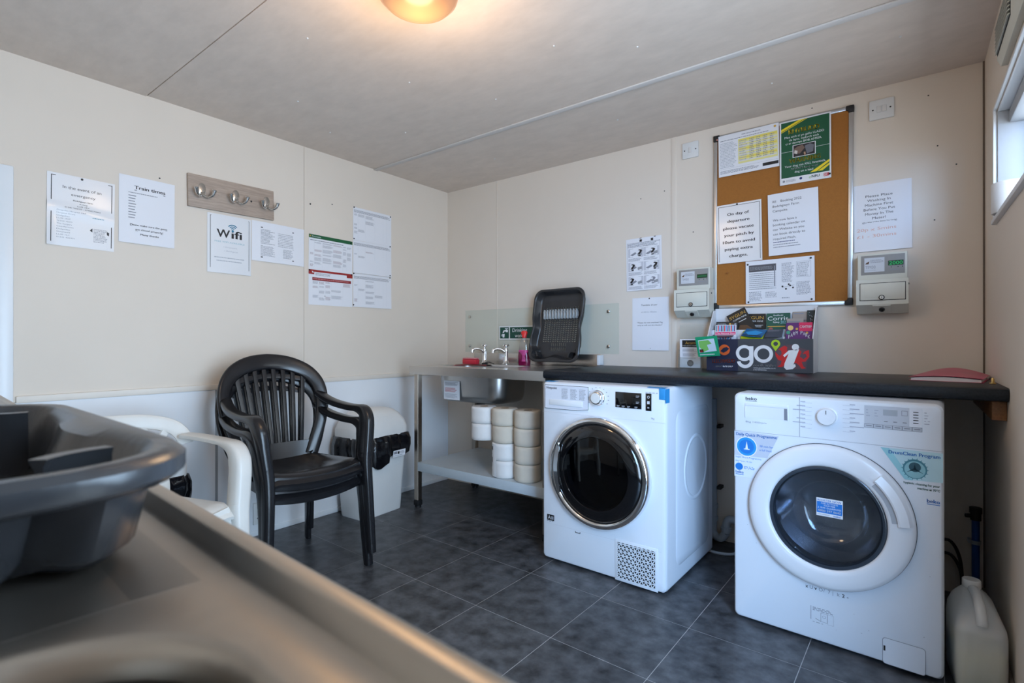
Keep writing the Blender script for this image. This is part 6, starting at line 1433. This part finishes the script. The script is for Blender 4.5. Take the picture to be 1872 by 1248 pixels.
g = MB(); g.tube(spline([(0.034, 0, 0.262), (0.0, 0, 0.266), (-0.040, 0, 0.252), (-0.070, 0, 0.222), (-0.078, 0, 0.198)], 5), [0.0135] * 21, 12); g.build('can_handle', can_m, jc, smooth=50)
g = MB(); g.lathe([(0.022, 0.262), (0.0235, 0.264), (0.0235, 0.284), (0.021, 0.287), (0.0001, 0.287)], 24, Matrix.Translation((0.052, 0, 0)), cap0=True, cap1=True); g.build('can_cap', white_pl, jc, smooth=40)
g = MB(); g.loft([sec(0.160, 0.104, 0.003, 0.02), sec(0.172, 0.114, 0.010, 0.026), sec(0.173, 0.115, 0.112)], True, True); g.build('liquid', liquid_m, jc, smooth=40)

# ================================================================== RIGHT WALL FITTINGS
vf = empty('extractor_vent', (W - 0.0005, -0.835, 1.888), label='cream louvred extractor vent high on the right wall', cat='vent')
VW, VH, VD = 0.45, 0.140, 0.025
g = MB(); g.loft([[(0, y, z) for y, z in rrect(VW, VH, 0.012, 3, 0, VH / 2)], [(-VD * 0.6, y, z) for y, z in rrect(VW, VH, 0.012, 3, 0, VH / 2)], [(-VD, y, z) for y, z in rrect(VW - 0.03, VH - 0.03, 0.010, 3, 0, VH / 2)]], True, True); g.build('vent_case', meter_m, vf, smooth=30)
MB().box(-VD - 0.0012, -VD + 0.0005, -0.06, VW / 2 - 0.03, 0.026, VH - 0.024).build('vent_opening', blackm, vf, smooth=0)
sl = None
for k in range(8):
    if sl is None: q = sl = MB().loft([[(-VD - 0.0012, y, 0.0), (-VD - 0.007, y, -0.003), (-VD - 0.007, y, 0.0), (-VD - 0.0012, y, 0.004)] for y in (-0.058, VW / 2 - 0.032)]).build('louvre', meter_m, vf, smooth=0)
    else: q = sl.copy(); COL.objects.link(q)
    q.location = (0, 0, 0.031 + 0.0112 * k)
tr_ = empty('tissue_roll', (W + 0.022, -0.452, WZ0 + 0.0118), label='white tissue roll on the window sill', cat='tissue roll')
MB().lathe([(0.016, 0.001), (0.044, 0.0), (0.046, 0.003), (0.046, 0.097), (0.044, 0.1), (0.016, 0.099), (0.016, 0.001)], 32).build('paper_winding', tissue_wrap, tr_, smooth=50)
MB().lathe([(0.0155, 0.0015), (0.0155, 0.0985)], 16).build('core_tube', core_m, tr_, smooth=50)

# ================================================================== NEAR SINK UNIT
FR = R(-2.9)
fs_ = empty('sink_unit', (2.30, -2.653, 0), (0, 0, FR), 'near stainless steel sink with drainer at the bottom left', 'sink')
FZ = 0.912
x0, x1, yb = -1.20, 0.665, -0.60
m = MB()
# front lip profile swept along x: apron, rounded top, inner slope
lip = [(-0.004, FZ - 0.045), (0.0, FZ - 0.040), (0.0, FZ + 0.006), (-0.002, FZ + 0.010), (-0.005, FZ + 0.0115), (-0.0125, FZ + 0.0115), (-0.0150, FZ + 0.0105), (-0.0185, FZ + 0.002), (-0.021, FZ), (-0.032, FZ)]
m.loft([[(x, y, z) for y, z in lip] for x in (x0, x1)], False, False, closed=False)
m.build('front_lip', steel_near, fs_, smooth=50)
# flat top split round the drainer recess and the bowl
bx0, bx1, by0, by1 = 0.206, 0.600, -0.400, -0.052
dx0, dx1, dy0, dy1 = -1.12, 0.176, -0.50, -0.062
top = MB()
cxb, cyb = (bx0 + bx1) / 2, (by0 + by1) / 2
inner = rrect(bx1 - bx0, by1 - by0, 0.075, 9, cxb, cyb)
ox0, ox1, oy0, oy1 = dx1 + 0.010, x1, yb, -0.0319
outer = []
for (px, py) in inner:
    v = Vector((px - cxb, py - cyb)); t = 1e9
    if abs(v.x) > 1e-9: t = min(t, ((ox1 if v.x > 0 else ox0) - cxb) / v.x)
    if abs(v.y) > 1e-9: t = min(t, ((oy1 if v.y > 0 else oy0) - cyb) / v.y)
    outer.append((cxb + v.x * t, cyb + v.y * t))
for c in ((ox1, oy1), (ox0, oy1), (ox0, oy0), (ox1, oy0)):
    k = min(range(len(outer)), key=lambda i: (Vector(outer[i]) - Vector(c)).length); outer[k] = c
sc = lambda pts, k: [(cxb + (x - cxb) * k, cyb + (y - cyb) * k) for x, y in pts]
top.loft([[(x, y, FZ) for x, y in outer], [(x, y, FZ) for x, y in sc(inner, 1.05)], [(x, y, FZ - 0.0015) for x, y in sc(inner, 1.025)], [(x, y, FZ - 0.006) for x, y in sc(inner, 1.005)], [(x, y, FZ - 0.014) for x, y in inner]], False, False)
# drainer: border, sloping edge, ribbed pan
RD = 0.0035
def strip(xa, xb, ya, yb_, z): top.add([(xa, ya, z), (xb, ya, z), (xb, yb_, z), (xa, yb_, z)], [(0, 1, 2, 3)])
strip(x0, dx0 - 0.03, yb, -0.0319, FZ); strip(dx0 - 0.03, dx1 + 0.010, yb, dy0 - 0.01, FZ); strip(dx0 - 0.03, dx1 + 0.010, dy1 + 0.028, -0.0319, FZ)
o_ = [(dx0 - 0.03, dy0 - 0.01), (dx1 + 0.01, dy0 - 0.01), (dx1 + 0.01, dy1 + 0.028), (dx0 - 0.03, dy1 + 0.028)]; i_ = [(dx0, dy0), (dx1, dy0), (dx1, dy1), (dx0, dy1)]
for k in range(4):
    a, b = o_[k], o_[(k + 1) % 4]; c, d = i_[(k + 1) % 4], i_[k]
    top.add([(*a, FZ), (*b, FZ), (*c, FZ - RD), (*d, FZ - RD)], [(0, 1, 2, 3)])
ys = []; y = dy0
nrib = 7; pitch_ = (dy1 - dy0) / nrib
for k in range(nrib):
    ya = dy0 + pitch_ * k
    for u, z in ((0, 0), (0.62, 0), (0.70, 0.003), (0.92, 0.003)): ys.append((ya + pitch_ * u, FZ - RD + z))
ys.append((dy1, FZ - RD))
xs_ = [dx0, dx0 + 0.05, dx0 + 0.07, dx1 - 0.16, dx1 - 0.14, dx1]
kx = [0, 0, 1, 1, 0, 0]
vs = [(x, y, (FZ - RD) + (z - (FZ - RD)) * k) for x, k in zip(xs_, kx) for y, z in ys]; ny = len(ys)
top.add(vs, [(i * ny + j, (i + 1) * ny + j, (i + 1) * ny + j + 1, i * ny + j + 1) for i in range(5) for j in range(ny - 1)])
top.build('drainer_top', steel_near, fs_, smooth=50)
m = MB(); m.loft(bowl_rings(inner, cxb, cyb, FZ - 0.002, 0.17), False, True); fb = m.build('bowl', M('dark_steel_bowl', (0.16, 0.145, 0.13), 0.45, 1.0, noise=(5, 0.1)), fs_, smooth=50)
MB().lathe([(0.0001, 0.004), (0.03, 0.004), (0.035, 0.0)], 20, Matrix.Translation((cxb, cyb, FZ - 0.172)), cap0=True).build('plughole', chrome, fb)
MB().bbox(x0, x1, yb - 0.004, yb + 0.010, FZ - 0.04, FZ + 0.06, 0.003).build('upstand', steel, fs_)
g = MB()
for x in (x0 + 0.02, x1 - 0.06):
    for y in (-0.07, yb + 0.04):
        lg = MB().bbox(x, x + 0.036, y, y + 0.036, 0.03, FZ - 0.012, 0.003, 1).build('leg', steel_leg, fs_)
        MB().bbox(x - 0.002, x + 0.038, y - 0.002, y + 0.038, 0.0, 0.0295, 0.004).build('foot', blackm, lg)
MB().box(x0 + 0.06, x1 - 0.06, yb + 0.04, -0.04, 0.25, 0.254).build('lower_shelf', shelf_m, fs_, smooth=0)
# second rack lying on the drainer, cup end towards the room
rk2 = copy_tree(rk); rk2['label'] = 'graphite dish rack lying on the near steel drainer'
rk2.rotation_euler = (0, 0, R(180) + R(-1.0))
rk2.scale = (1.06, 1.06, 1.06)
rk2.location = (2.258, -2.674 - 0.244, FZ - RD + 0.0038)
